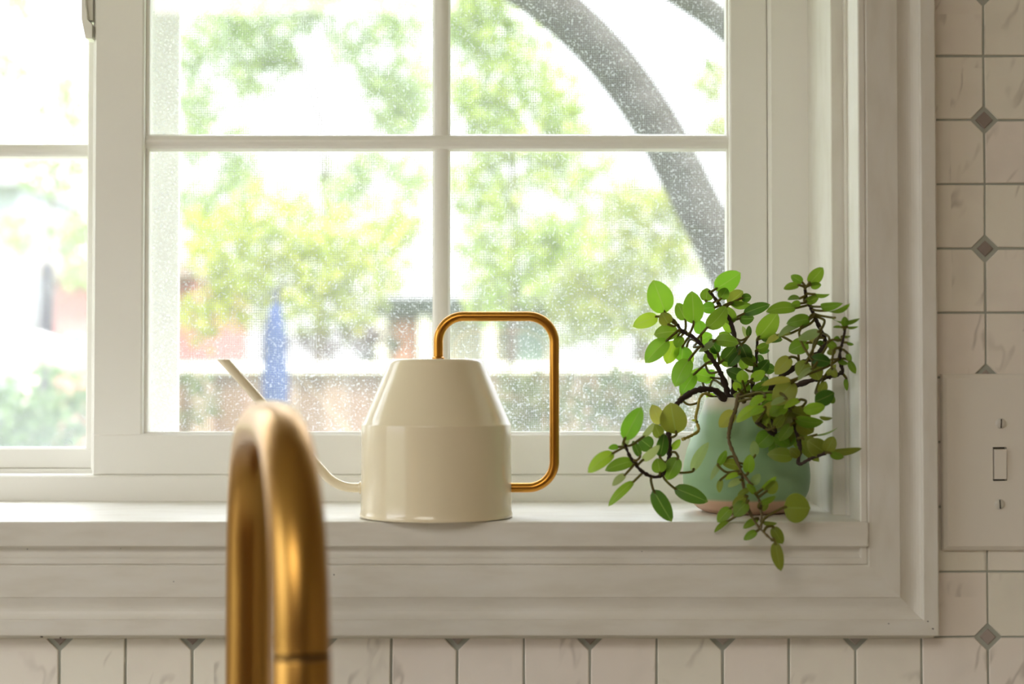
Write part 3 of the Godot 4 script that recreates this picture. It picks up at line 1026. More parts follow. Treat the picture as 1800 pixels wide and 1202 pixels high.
func leaf(b: Vector3, t: Vector3, width: float, roll: float, curl: float, col: Color) -> void:
	var st := begin()
	var axis := t - b
	var len := axis.length()
	axis = axis.normalized()
	var view := (Vector3(0, EYE, D) - (b + t) / 2.0).normalized()
	var side := axis.cross(view).normalized()
	roll += rng.randf_range(-0.25, 0.25)
	var nrm := side.cross(axis)
	if nrm.dot(view) < 0: nrm = -nrm
	side = side.rotated(axis, roll)
	nrm = nrm.rotated(axis, roll)
	var hw := width / 2.0 / maxf(cos(roll), 0.45)
	var fold := rng.randf_range(0.1, 0.3)
	var vs := [-1.0, -0.93, -0.55, -0.09, 0.0, 0.09, 0.55, 0.93, 1.0]
	var N := 10
	var lin := col.srgb_to_linear()
	var vary := rng.randf_range(0.88, 1.12)
	lin = Color(lin.r * vary * rng.randf_range(0.92, 1.1), lin.g * vary, lin.b * vary)
	var rim := lin.lerp(Color(0.62, 0.66, 0.34).srgb_to_linear(), 0.6)
	var rib := lin.lerp(Color(0.66, 0.72, 0.4).srgb_to_linear(), 0.4)
	var grid := []
	for i in N + 1:
		var u := float(i) / N
		var h := pow(u, 0.55) * pow(1.0 - u, 0.72) / 0.40
		var row := []
		for v: float in vs:
			var p := b + axis * len * u + side * hw * h * v + nrm * (curl * len * 4.0 * u * (1.0 - u) + fold * absf(v) * hw * h * 0.6 - 0.05 * hw * v * v)
			var c := rim if absf(v) > 0.97 or u > 0.99 else (rib if absf(v) < 0.05 else lin)
			row.append([p, c])
		grid.append(row)
	var nn := []
	for i in N + 1:
		var row := []
		for j in vs.size():
			var du: Vector3 = grid[mini(i + 1, N)][j][0] - grid[maxi(i - 1, 0)][j][0]
			var row_i := clampi(i, 1, N - 1)
			var dv: Vector3 = grid[row_i][mini(j + 1, vs.size() - 1)][0] - grid[row_i][maxi(j - 1, 0)][0]
			var n := du.cross(dv).normalized()
			row.append(n if n.dot(nrm) > 0 else -n)
		nn.append(row)
	for i in N:
		for j in vs.size() - 1:
			var a: Array = grid[i][j]
			var bb: Array = grid[i + 1][j]
			var c: Array = grid[i + 1][j + 1]
			var d: Array = grid[i][j + 1]
			if i > 0: tri(st, a[0], bb[0], d[0], nn[i][j], nn[i + 1][j], nn[i][j + 1], a[1], bb[1], d[1])
			else: tri(st, a[0], bb[0], c[0], nn[i][j], nn[i + 1][j], nn[i + 1][j + 1], a[1], bb[1], c[1])
			if i > 0 and i < N - 1: tri(st, bb[0], c[0], d[0], nn[i + 1][j], nn[i + 1][j + 1], nn[i][j + 1], bb[1], c[1], d[1])
	# petiole back to the stem
	var s: Vector3 = branch_pts[0]
	var best := 1e9
	for p: Vector3 in branch_pts:
		var lean := p.distance_to(b) + 0.35 * maxf(0.0, (p - b).dot(axis)) * 2.0
		if lean < best:
			best = lean
			s = p
	if s.distance_to(b) > 0.002 and s.distance_to(b) < 0.05:
		var mid := (s + b) / 2.0 - axis * s.distance_to(b) * 0.22
		tube(st, smooth([s, mid, b, b + axis * len * 0.12], 4), func(_t): return 0.001, 6, Color(0.5, 0.46, 0.2).srgb_to_linear(), false)
	put("leaf", st, M.leaf, branch_node)

func plant() -> void:
	var z := -0.069
	var c := at(1312, 899, z)
	c.y = SILL
	var p := thing("potted_plant", "trailing green plant with rounded leaves in a sage green vase on the sill", "potted plant", c)
	var top := at(1312, 698, z).y - SILL
	var pr := [Vector2(0.0, 0.0), Vector2(0.030, 0.0), Vector2(0.0335, 0.0008), Vector2(0.0385, 0.0035), Vector2(0.0435, 0.0085), Vector2(0.0462, 0.0125), Vector2(0.0484, 0.0175), Vector2(0.0495, 0.0235), Vector2(0.0498, 0.029), Vector2(0.0494, 0.035), Vector2(0.0482, 0.042), Vector2(0.0462, 0.050)]
	for i in range(1, 8): pr.append(Vector2(lerpf(0.0462, 0.0315, i / 7.0), lerpf(0.050, top - 0.001, i / 7.0)))
	pr.append_array([Vector2(0.0312, top - 0.0004), Vector2(0.0304, top), Vector2(0.0292, top - 0.0006), Vector2(0.029, top - 0.004), Vector2(0.029, top - 0.012)])
	var green := Color(0.54, 0.67, 0.50).srgb_to_linear()
	var clay := Color(0.83, 0.68, 0.57).srgb_to_linear()
	var pale := Color(0.80, 0.77, 0.68).srgb_to_linear()
	var tint := func(y: float) -> Color:
		if y < 0.0105: return clay
		if y < 0.0126: return clay.lerp(green, (y - 0.0105) / 0.0021)
		return green.lerp(pale, smoothstep(top - 0.016, top - 0.002, y))
	var dense := []
	for i in pr.size() - 1:
		for k in 4: dense.append(pr[i].lerp(pr[i + 1], k / 4.0))
	dense.append(pr[-1])
	var st := begin()
	lathe(st, dense, c, 96, Vector3.UP, tint)
	put("vase", st, M.glaze, p)
	st = begin()
	lathe(st, [Vector2(0.029, 0.0), Vector2(0.022, 0.0025), Vector2(0.012, 0.001), Vector2(0.0, 0.003)], c + Vector3(0, top - 0.010, 0), 32)
	put("soil", st, M.soil, p)

	# upper left stem
	stem(p, [[1284, 712], [1276, 680], [1264, 650], [1250, 628], [1236, 610], [1218, 592], [1200, 583], [1190, 570]], -0.065, -0.055, 0.0024, 0.0013, M.bark)
	L(1170, 551, 1148, 492, 44, "g"); L(1157, 556, 1112, 574, 25, "b", 0.3); L(1176, 571, 1163, 549, 24, "o"); L(1193, 582, 1149, 588, 28, "m", 0.2, 0.12)
	L(1175, 596, 1134, 638, 31, "g", 0.2); L(1186, 598, 1172, 640, 27, "b", 0.1, 0.05, -0.075); L(1198, 590, 1188, 611, 18, "m", 0.1, 0.05, -0.07)
	L(1200, 608, 1198, 636, 32, "g", 0.0, 0.05, -0.075); L(1219, 570, 1216, 511, 36, "g"); L(1205, 563, 1190, 532, 23, "m", 0.1, 0.05, -0.07)
	L(1213, 630, 1186, 680, 31, "g", 0.25, 0.1); L(1222, 656, 1197, 696, 25, "g", 0.1); L(1252, 664, 1212, 655, 24, "g", 0.2, 0.05, -0.08)
	L(1242, 577, 1277, 538, 29, "m", 0.2, 0.14); L(1232, 588, 1228, 562, 22, "g", 0.1, 0.05, -0.08); L(1256, 598, 1299, 603, 22, "m", -0.4, 0.16)
	L(1256, 598, 1228, 618, 11, "p", 0.6, -0.1); L(1270, 634, 1293, 608, 24, "d", 0.2); L(1262, 622, 1248, 595, 20, "d", 0.1, 0.05, -0.08)
	L(1228, 600, 1252, 588, 22, "g", 0.2, 0.05, -0.085); L(1240, 640, 1258, 612, 22, "m", 0.3, 0.05, -0.08); L(1246, 690, 1254, 711, 16, "b", 0.0, 0.05, -0.105)
	L(1235, 672, 1256, 650, 20, "g", 0.2, 0.05, -0.09); L(1206, 614, 1216, 640, 18, "b", 0.1, 0.05, -0.085)
	# the stem that rises in the middle
	stem(p, [[1290, 712], [1290, 670], [1292, 630], [1291, 590], [1280, 558], [1264, 535], [1252, 518], [1246, 511]], -0.072, -0.07, 0.0024, 0.0011, M.bark)
	L(1256, 509, 1302, 479, 35, "g", 0.1, 0.1); L(1241, 530, 1243, 506, 23, "m"); L(1266, 526, 1278, 506, 20, "m"); L(1279, 534, 1306, 511, 27, "o", 0.1, 0.12)
	L(1303, 524, 1321, 522, 16, "d", 0.3); L(1284, 532, 1321, 536, 14, "m", 0.5, 0.12); L(1258, 540, 1232, 543, 21, "g", 0.2); L(1287, 570, 1275, 538, 23, "m")
	L(1299, 560, 1326, 559, 20, "d", 0.2); L(1306, 552, 1354, 535, 20, "d", -0.4, 0.12); L(1315, 592, 1317, 572, 10, "d"); L(1313, 594, 1305, 573, 8, "p", 0.4)
	L(1302, 604, 1318, 640, 24, "d", 0.1); L(1284, 600, 1264, 585, 20, "m", 0.2, 0.06, -0.085); L(1287, 640, 1262, 628, 20, "m", 0.2, 0.06, -0.08)
	L(1300, 620, 1280, 645, 18, "d", 0.2, 0.06, -0.06); L(1286, 585, 1270, 565, 14, "b", 0.2, 0.05, -0.085)
	# the stem that rises behind, towards the frame
	stem(p, [[1318, 712], [1322, 680], [1326, 650], [1330, 620], [1331, 600]], -0.07, -0.075, 0.002, 0.0012, M.bark)
	L(1332, 594, 1367, 549, 33, "m", 0.2, 0.1); L(1337, 595, 1376, 597, 18, "d", -0.5, 0.1); L(1333, 623, 1342, 642, 11, "d"); L(1333, 618, 1353, 616, 9, "d", 0.5)
	L(1343, 646, 1363, 650, 19, "d", 0.2, 0.08); L(1344, 660, 1346, 680, 14, "d", 0.1); L(1312, 650, 1300, 625, 16, "m", 0.2); L(1320, 668, 1345, 652, 18, "b", 0.1, 0.05, -0.03)
	L(1306, 673, 1304, 650, 21, "b", 0.0, 0.05, -0.03); L(1300, 686, 1289, 672, 14, "b", 0.2, 0.05, -0.035)
	L(1322, 640, 1308, 615, 18, "d", 0.2, 0.06, -0.07)
	L(1318, 690, 1290, 668, 22, "m", 0.2, 0.1, -0.05); L(1322, 690, 1352, 672, 22, "m", 0.3, 0.1, -0.05); L(1312, 668, 1276, 650, 24, "d", 0.2, 0.1, -0.06); L(1326, 660, 1352, 632, 22, "d", 0.2, 0.1, -0.07)
	L(1328, 640, 1300, 622, 20, "m", 0.3, 0.1, -0.065); L(1330, 615, 1352, 604, 16, "m", 0.4, 0.1, -0.07); L(1320, 700, 1288, 694, 18, "o", 0.4, 0.1, -0.04); L(1330, 700, 1372, 690, 20, "o", 0.4, 0.1, -0.035)
	# the right stem
	stem(p, [[1340, 708], [1358, 676], [1378, 658], [1402, 642], [1428, 628], [1446, 612], [1450, 596], [1438, 570], [1427, 545], [1418, 523], [1415, 508]], -0.06, -0.005, 0.0026, 0.001, M.bark)
	L(1421, 499, 1447, 470, 23, "m", 0.1); L(1424, 501, 1444, 501, 13, "m", 0.4); L(1411, 497, 1390, 484, 16, "m"); L(1405, 501, 1377, 508, 13, "m", 0.4)
	L(1430, 517, 1459, 517, 7, "m", 1.0, 0.16); L(1407, 524, 1384, 527, 9, "m", 0.8, 0.12); L(1415, 530, 1440, 521, 15, "m", 0.4); L(1400, 541, 1346, 548, 21, "m", 0.3, 0.14)
	L(1408, 533, 1390, 536, 12, "m", 0.3); L(1442, 539, 1482, 533, 15, "m", 0.3, 0.16, -0.005, 0.02); L(1452, 546, 1494, 533, 8, "m", 0.9, 0.1, -0.002, 0.03)
	L(1462, 558, 1512, 559, 7, "m", 1.0, 0.12, 0.0, 0.032); L(1425, 560, 1382, 569, 22, "m", 0.2, 0.12); L(1407, 571, 1368, 592, 12, "p", 0.8, 0.14); L(1370, 589, 1346, 605, 11, "y", 0.6, 0.12)
	L(1392, 585, 1366, 591, 9, "y", 0.8); L(1421, 602, 1386, 618, 28, "m", 0.1); L(1442, 581, 1402, 597, 17, "p", 0.3, -0.06, 0.005); L(1437, 592, 1423, 602, 14, "y", 0.2)
	L(1390, 627, 1362, 658, 25, "y", 0.1, 0.1); L(1425, 630, 1461, 637, 23, "d", 0.1, 0.14, 0.01); L(1419, 634, 1402, 661, 25, "o", 0.2, 0.1, 0.01); L(1430, 646, 1402, 669, 10, "p", 0.8, 0.1, 0.015)
	L(1428, 640, 1440, 668, 26, "o", 0.2, 0.1, 0.0); L(1448, 602, 1436, 604, 8, "d", 0.6)
	# the lower right stem with small young leaves at its end
	stem(p, [[1350, 712], [1370, 690], [1398, 678], [1428, 668], [1458, 662], [1480, 654], [1478, 640], [1476, 624], [1480, 605], [1486, 578]], -0.06, 0.028, 0.0026, 0.0008, M.bark)
	L(1455, 601, 1471, 611, 14, "m", 0.4); L(1459, 612, 1466, 624, 16, "o", 0.2); L(1485, 575, 1485, 556, 13, "m"); L(1480, 575, 1464, 575, 5, "m", 0.9); L(1488, 575, 1509, 574, 5, "m", 0.9)
	L(1477, 597, 1465, 596, 10, "m", 0.4); L(1481, 591, 1495, 591, 5, "o", 0.9); L(1488, 602, 1501, 606, 6, "m", 0.8); L(1489, 620, 1496, 635, 10, "m", 0.2); L(1492, 633, 1505, 657, 12, "m", 0.2)
	L(1472, 632, 1491, 640, 9, "m", 0.5); L(1487, 664, 1489, 687, 8, "m", 0.3); L(1432, 706, 1467, 690, 27, "d", 0.1, 0.1, 0.02); L(1455, 705, 1466, 695, 18, "m", 0.2, 0.1, 0.016)
	L(1392, 668, 1337, 678, 13, "y", 0.7, 0.12, 0.01); L(1396, 670, 1360, 712, 38, "y", 0.1, 0.08, 0.005); L(1412, 722, 1451, 714, 21, "b", 0.2, 0.1, 0.03); L(1440, 732, 1464, 735, 7, "o", 0.8, 0.1, 0.03)
	L(1450, 660, 1470, 640, 10, "o", 0.6); L(1440, 690, 1452, 670, 16, "o", 0.3, 0.1, 0.0); L(1462, 645, 1470, 664, 13, "o", 0.4, 0.1, 0.03)
	# drooping stem on the lower left, forward over the sill edge
	stem(p, [[1276, 704], [1256, 686], [1228, 685], [1206, 696], [1188, 713], [1176, 740], [1176, 775], [1176, 805], [1165, 832], [1148, 838], [1126, 826], [1108, 803], [1098, 780]], -0.045, 0.034, 0.0027, 0.001, M.bark)
	L(1097, 774, 1128, 715, 32, "g"); L(1080, 795, 1033, 831, 24, "b", 0.2, 0.12); L(1115, 810, 1063, 827, 22, "m", 0.2, 0.12); L(1088, 785, 1069, 788, 10, "g", 0.5); L(1100, 833, 1076, 854, 13, "p", 0.4)
	L(1115, 845, 1069, 890, 16, "m", 0.5, 0.1); L(1148, 860, 1181, 917, 29, "d", 0.1); L(1184, 857, 1245, 882, 28, "d", 0.1, 0.08); L(1189, 763, 1179, 707, 46, "o", 0.0, 0.05)
	L(1162, 746, 1146, 711, 24, "y", 0.1, 0.2); L(1160, 770, 1150, 745, 20, "o", 0.2); L(1146, 788, 1123, 770, 28, "d", 0.2); L(1125, 803, 1112, 774, 14, "d", 0.3)
	L(1128, 810, 1160, 782, 15, "p", 0.5); L(1160, 832, 1155, 805, 25, "m"); L(1160, 804, 1168, 761, 21, "d", 0.2); L(1192, 803, 1172, 844, 28, "m", 0.2)
	L(1216, 829, 1246, 777, 18, "p", 0.5, -0.15); L(1130, 768, 1149, 743, 11, "p", 0.5); L(1094, 786, 1106, 764, 11, "p", 0.4); L(1180, 790, 1196, 772, 12, "b", 0.3)
	# yellow knobbly runner
	stem(p, [[1262, 704], [1240, 692], [1230, 700], [1227, 715], [1223, 735], [1228, 755], [1218, 764], [1200, 772]], -0.08, -0.03, 0.0011, 0.0012, M.vine)
	L(1250, 706, 1240, 726, 7, "y", 0.4, 0.1); L(1196, 700, 1200, 684, 5, "y", 0.5); L(1224, 740, 1215, 738, 4, "y", 0.5)
	# front trailing stem
	stem(p, [[1308, 706], [1299, 694], [1294, 715], [1285, 742], [1281, 772], [1291, 800], [1303, 830], [1309, 868], [1318, 900], [1334, 926], [1358, 950]], -0.03, 0.045, 0.0018, 0.0008, M.twig)
	L(1291, 722, 1264, 751, 25, "y", 0.1); L(1335, 712, 1293, 743, 19, "b", 0.3, 0.12, 0.01); L(1345, 697, 1317, 713, 15, "b", 0.4, 0.12, 0.01); L(1382, 700, 1354, 712, 11, "p", 0.5, 0.1, 0.02)
	L(1314, 833, 1319, 798, 20, "b", 0.1); L(1326, 802, 1325, 774, 16, "p", 0.2); L(1303, 820, 1269, 814, 19, "o", 0.3); L(1262, 818, 1277, 791, 13, "m", 0.3); L(1268, 812, 1249, 844, 10, "p", 0.5)
	L(1300, 833, 1274, 843, 10, "b", 0.5, 0.14); L(1303, 843, 1279, 856, 12, "p", 0.4); L(1268, 842, 1264, 866, 11, "o", 0.3); L(1312, 872, 1287, 889, 15, "o", 0.3); L(1285, 892, 1261, 918, 21, "m", 0.2)
	L(1314, 882, 1290, 908, 25, "m", 0.2, 0.1); L(1281, 915, 1255, 936, 9, "m", 0.5); L(1333, 912, 1306, 929, 13, "m", 0.3); L(1331, 933, 1307, 949, 14, "m", 0.2); L(1318, 860, 1296, 871, 10, "o", 0.5)
	L(1358, 925, 1376, 956, 20, "o", 0.1); L(1362, 951, 1373, 1004, 21, "o", 0.1, 0.05); L(1377, 892, 1425, 893, 50, "o", 0.0, 0.05, 0.04)
	# its side shoot
	stem(p, [[1305, 832], [1320, 852], [1335, 880], [1339, 905], [1338, 928]], 0.02, 0.04, 0.001, 0.0008, M.twig)
	L(1322, 852, 1336, 833, 15, "p", 0.1); L(1338, 861, 1365, 837, 11, "b", 0.5); L(1346, 864, 1366, 846, 24, "o", 0.1); L(1335, 885, 1364, 872, 11, "m", 0.4); L(1340, 918, 1366, 920, 8, "o", 0.7)
	L(1328, 868, 1312, 850, 12, "m", 0.3); L(1338, 898, 1350, 880, 12, "o", 0.4)
	# right trailing stem in front of the jamb
	stem(p, [[1372, 704], [1388, 702], [1394, 722], [1398, 752], [1406, 785], [1404, 815], [1425, 806], [1452, 796]], -0.03, 0.03, 0.0024, 0.0011, M.bark)
	L(1452, 795, 1466, 767, 23, "o", 0.2); L(1453, 795, 1516, 788, 13, "o", 0.6, 0.06); L(1458, 796, 1484, 804, 13, "m", 0.3); L(1450, 796, 1419, 774, 31, "o", 0.1); L(1395, 802, 1348, 798, 25, "o", 0.2)
	L(1405, 803, 1388, 788, 17, "o", 0.2); L(1432, 765, 1473, 751, 5, "p", 1.0); L(1408, 702, 1377, 718, 12, "b", 0.4, 0.1, 0.02); L(1398, 715, 1420, 745, 34, "y", 0.2, 0.08, -0.01)
	L(1402, 740, 1430, 760, 30, "o", 0.2, 0.08, 0.0); L(1390, 720, 1372, 750, 26, "o", 0.3, 0.08, 0.0); L(1392, 745, 1370, 775, 20, "m", 0.2, 0.08, 0.005); L(1410, 770, 1440, 785, 24, "o", 0.3, 0.1, 0.01)
	L(1398, 764, 1362, 782, 30, "m", 0.2, 0.1, -0.005)
	stem(p, [[1352, 712], [1366, 700], [1384, 712], [1400, 740]], -0.035, 0.0, 0.0016, 0.001, M.bark)
	L(1360, 700, 1336, 690, 16, "b", 0.3, 0.1, -0.01); L(1372, 706, 1400, 690, 18, "o", 0.4, 0.1, -0.01); L(1384, 712, 1352, 730, 24, "b", 0.3, 0.1, 0.005); L(1388, 722, 1424, 735, 26, "o", 0.3, 0.1, 0.0)
	L(1396, 735, 1448, 742, 20, "m", 0.5, 0.1, 0.005); L(1380, 730, 1344, 762, 30, "o", 0.2, 0.1, -0.01); L(1400, 745, 1420, 800, 28, "m", 0.3, 0.1, -0.012); L(1390, 760, 1352, 800, 30, "m", 0.2, 0.08, -0.012)
	L(1398, 740, 1372, 790, 26, "o", 0.3, 0.08, -0.006); L(1376, 716, 1410, 768, 30, "y", 0.3, 0.1, -0.014); L(1366, 704, 1330, 742, 26, "m", 0.3, 0.1, -0.012); L(1404, 760, 1440, 812, 22, "o", 0.4, 0.1, -0.004)
	# dark broken stub in front of the vase
	stem(p, [[1340, 702], [1350, 725], [1360, 748], [1362, 764], [1345, 752], [1330, 742]], -0.02, 0.01, 0.0015, 0.0014, M.bark)
	L(1352, 748, 1322, 725, 26, "o", 0.2, 0.08, 0.0); L(1360, 752, 1378, 728, 16, "o", 0.3, 0.08, 0.01); L(1356, 760, 1330, 785, 30, "m", 0.2, 0.08, -0.005); L(1338, 735, 1362, 705, 22, "y", 0.3, 0.08, 0.0)
	L(1362, 764, 1388, 782, 22, "m", 0.3, 0.08, 0.0); L(1345, 715, 1318, 730, 14, "b", 0.4, 0.1, 0.015)

# ------------------------------------------------------------------ the garden outside
func leaf_mesh(size: float) -> ArrayMesh:
	var st := begin()
	var s := size
	var p := [Vector3(0, 0, 0), Vector3(0.45 * s, 0.5 * s, 0.1 * s), Vector3(0, 1.0 * s, 0), Vector3(-0.45 * s, 0.5 * s, 0.1 * s), Vector3(0, 0.5 * s, -0.05 * s)]
	for t: Array in [[0, 1, 4], [1, 2, 4], [2, 3, 4], [3, 0, 4]]:
		tri(st, p[t[0]], p[t[1]], p[t[2]], Vector3.BACK, Vector3.BACK, Vector3.BACK)
	return st.commit()

func foliage(parent: Node3D, balls: Array, Z: float, per: float, size: float, c0: Color, c1: Color, depth := 1.0) -> void:
	# balls: [px, py, radius in px]; a cloud of separate leaves filling each ball round its own place in the garden
	var where: Array[Transform3D] = []
	var tint := PackedColorArray()
	for b: Array in balls:
		var c := at(b[0], b[1], D - Z)
		var r: float = b[2] * Z / F
		var count := int(per * r * r / (size * size))
		for i in count:
			var d := Vector3(rng.randfn(), rng.randfn(), rng.randfn()).normalized() * r * pow(rng.randf(), 0.45)
			d.z *= depth
			var basis := Basis(Vector3(rng.randfn(), rng.randfn(), rng.randfn()).normalized(), rng.randf() * TAU).scaled(Vector3.ONE * rng.randf_range(0.7, 1.3))
			where.append(Transform3D(basis, c + d - parent.position))
			tint.append(c0.srgb_to_linear().lerp(c1.srgb_to_linear(), rng.randf()))
	var mm := MultiMesh.new()
	mm.transform_format = MultiMesh.TRANSFORM_3D
	mm.use_colors = true
	mm.mesh = leaf_mesh(size)
	mm.instance_count = where.size()
	for i in where.size():
		mm.set_instance_transform(i, where[i])
		mm.set_instance_color(i, tint[i])
	var o := MultiMeshInstance3D.new()
	o.multimesh = mm
	var m := mat(Color.WHITE, 0.5)
	m.vertex_color_use_as_albedo = true
	m.backlight_enabled = true
	m.backlight = Color(0.8, 0.8, 0.8)
	m.cull_mode = BaseMaterial3D.CULL_DISABLED
	o.material_override = m
	o.name = "foliage"
	o.set_meta("kind", "stuff")
	parent.add_child(o, true)

const GROUND := -0.45

func tree(called: String, label: String, category: String, bx: float, Z: float, trunk: Array, r: float, balls: Array, per: float, size: float, c0: Color, c1: Color) -> Node3D:
	var b := at(bx, 672, D - Z)
	b.y = GROUND
	var t := thing(called, label, category, b)
	if trunk:
		var pts := [b]
		for q: Array in trunk: pts.append(at(q[0], q[1], D - Z))
		var st := begin()
		tube(st, smooth(pts, 5), func(u): return lerpf(r, r * 0.3, u), 10)
		put("trunk", st, mat(Color(0.33, 0.28, 0.24), 0.9), t)
	foliage(t, balls, Z, per, size, c0, c1)
	return t

func garden() -> void:
	var st := begin()
	cbox(st, Vector3(-40, GROUND - 0.2, -70), Vector3(40, GROUND, -0.34), 0.01)
	tag(put("ground", st, M.lawn, self), "lawn of the garden outside the window", "ground", "structure")
	# foundation under the kitchen
	st = begin()
	cbox(st, Vector3(-2.2, GROUND, -0.3), Vector3(1.9, -0.2, 3.7), 0.01)
	tag(put("foundation", st, M.stone, self), "stone foundation under the kitchen floor", "foundation", "structure")

	# the leaning tree close to the window
	var Zt := 3.5
	var foot := at(1470, 672, D - Zt)
	foot.y = GROUND
	var tr := thing("leaning_tree", "dark leaning tree limb close outside the right half of the window", "tree", foot)
	var k := Zt / F
	var bark := mat(Color(0.22, 0.21, 0.20), 0.95)
	bark.heightmap_enabled = true
	bark.heightmap_texture = noise_tex(0.05, 9, [], 256)
	bark.heightmap_scale = 2.0
	bark.uv1_triplanar = true
	var px := [[1400, 760], [1322, 570], [1268, 445], [1218, 345], [1150, 215], [1062, 95], [960, 0], [850, -70], [700, -150]]
	var pts := [foot, at(1440, 900, D - Zt)]
	for q: Array in px: pts.append(at(q[0], q[1], D - Zt))
	st = begin()
	tube(st, smooth(pts, 6), func(u): return k * lerpf(40.0, 42.0, u) * (1.7 - 0.7 * minf(1.0, u * 3.0)), 20)
	put("trunk", st, bark, tr)
	pts = []
	for q: Array in [[1268, 445], [1330, 300], [1380, 190], [1290, 60], [1190, -15], [1080, -80]]: pts.append(at(q[0], q[1], D - Zt - 0.3))
	st = begin()
	tube(st, smooth(pts, 6), func(_u): return k * 27.0, 14)
	put("branch", st, bark, tr)
	foliage(tr, [[1255, 120, 28], [1262, 150, 22], [880, 30, 26]], Zt, 2.5, 0.05, Color(0.37, 0.46, 0.18), Color(0.46, 0.53, 0.22))

	tree("bright_tree", "sunlit yellow green tree left of the window centre", "tree", 470, 9.0, [[470, 640], [480, 560], [490, 500]], 0.05,
		[[395, 430, 85], [480, 400, 80], [560, 440, 90], [640, 470, 85], [430, 510, 80], [545, 530, 75], [690, 400, 60], [360, 560, 55], [620, 560, 45]], 13.0, 0.05, Color(0.52, 0.62, 0.24), Color(0.73, 0.74, 0.34))
	tree("tall_tree", "tall pale tree seen through the upper left panes", "tree", 560, 12.0, [[560, 640], [575, 400], [560, 200], [520, 90]], 0.045,
		[[400, 60, 80], [350, 180, 50], [470, 30, 90], [440, 150, 50], [560, 10, 60], [690, 40, 80], [730, 150, 60], [690, 220, 40], [640, 290, 50], [720, 320, 50], [420, 320, 50], [540, -90, 120], [700, -100, 120], [330, 90, 45], [345, 250, 50], [500, 110, 40], [610, 90, 50], [660, 150, 50], [360, 370, 60], [420, 260, 45], [600, 340, 60], [700, 200, 60]], 14.0, 0.06, Color(0.56, 0.66, 0.46), Color(0.7, 0.76, 0.52))
	tree("airy_tree", "airy pale green tree behind the leaning limb", "tree", 900, 10.0, [[900, 640], [905, 450], [900, 300], [890, 150]], 0.035,
		[[850, 60, 75], [830, 170, 70], [910, 120, 80], [980, 180, 60], [860, 260, 50], [960, 290, 60], [1010, 330, 45], [880, 370, 60], [950, 420, 55], [840, 440, 50], [1060, 290, 30], [900, -80, 140], [820, 30, 60], [900, 220, 70], [1000, 240, 50], [830, 330, 60], [920, 480, 70], [1010, 420, 60], [860, 520, 60]], 14.0, 0.055, Color(0.52, 0.64, 0.31), Color(0.71, 0.76, 0.41))
	tree("far_tree", "very pale round tree low behind the potted plant", "tree", 1130, 13.0, [[1130, 640], [1130, 520]], 0.12,
		[[1060, 500, 60], [1130, 470, 75], [1200, 440, 60], [1250, 150, 40], [1260, 230, 30], [1010, 560, 60], [1140, 560, 60], [1100, 380, 70], [1180, 360, 50], [1000, 480, 70], [1060, 560, 60]], 14.0, 0.065, Color(0.46, 0.55, 0.22), Color(0.66, 0.67, 0.31))
	tree("slender_tree", "slender pale tree through the left pane", "tree", 60, 10.0, [[75, 640], [85, 430], [105, 220]], 0.025,
		[[120, 165, 38], [135, 210, 36], [75, 190, 26], [125, 300, 34], [120, 420, 44], [140, 400, 30], [40, 20, 40], [140, -60, 80], [100, 330, 25], [20, 120, 40], [60, 300, 40], [30, 420, 40], [140, 480, 40]], 12.0, 0.05, Color(0.44, 0.59, 0.34), Color(0.62, 0.70, 0.41))

	# hedge and shrubs
	tree("hedge_bush", "dense green bush at the bottom of the left pane", "bush", 40, 5.2, [], 0.0,
		[[-60, 740, 90], [20, 730, 85], [100, 735, 80], [150, 760, 70], [60, 790, 80], [-20, 800, 90], [180, 720, 60]], 8.0, 0.03, Color(0.18, 0.31, 0.13), Color(0.34, 0.44, 0.22))
	tree("round_bush", "grey green bush beside the brass handle of the watering can", "bush", 930, 5.6, [], 0.0,
		[[900, 720, 70], [960, 700, 55], [930, 770, 80], [840, 760, 60]], 8.0, 0.03, Color(0.16, 0.26, 0.10), Color(0.34, 0.38, 0.15))
	tree("wide_bush", "wide dark green bush left of the potted plant", "bush", 1120, 5.4, [], 0.0,
		[[1040, 715, 60], [1110, 700, 65], [1180, 720, 70], [1250, 720, 70], [1080, 770, 70], [1160, 780, 80], [1230, 640, 50]], 8.0, 0.03, Color(0.15, 0.25, 0.10), Color(0.31, 0.37, 0.15))
	tree("fence_creeper", "small green creeper on the fence left of the spout", "bush", 350, 7.5, [], 0.0, [[352, 680, 32], [340, 735, 26], [370, 720, 20]], 8.0, 0.03, Color(0.18, 0.31, 0.09), Color(0.30, 0.41, 0.15))
	tree("purple_shrub", "low dull purple shrub behind the fence", "bush", 580, 9.0, [[580, 680], [582, 610]], 0.03, [[540, 600, 26], [580, 604, 26], [620, 596, 30], [655, 590, 26], [500, 604, 20]], 8.0, 0.03, Color(0.31, 0.19, 0.20), Color(0.37, 0.28, 0.24))
	tree("small_shrub", "dark green shrub in front of the garden shed", "bush", 650, 9.4, [[650, 660], [652, 610]], 0.03, [[640, 570, 24], [660, 600, 22], [690, 610, 20], [650, 640, 30]], 8.0, 0.03, Color(0.10, 0.22, 0.10), Color(0.22, 0.31, 0.16))

	# board fence with a white cap rail
	var Zf := 8.0
	var fz := D - Zf
	var x0 := at(255, 700, fz).x
	var ftop := at(600, 655, fz).y
	var fence := thing("board_fence", "pale brown board fence with a white cap rail beyond the panes", "fence", Vector3(x0, GROUND, fz))
	var boards := [mat(Color(0.49, 0.39, 0.32), 0.9), mat(Color(0.44, 0.35, 0.27), 0.9), mat(Color(0.53, 0.44, 0.37), 0.9)]
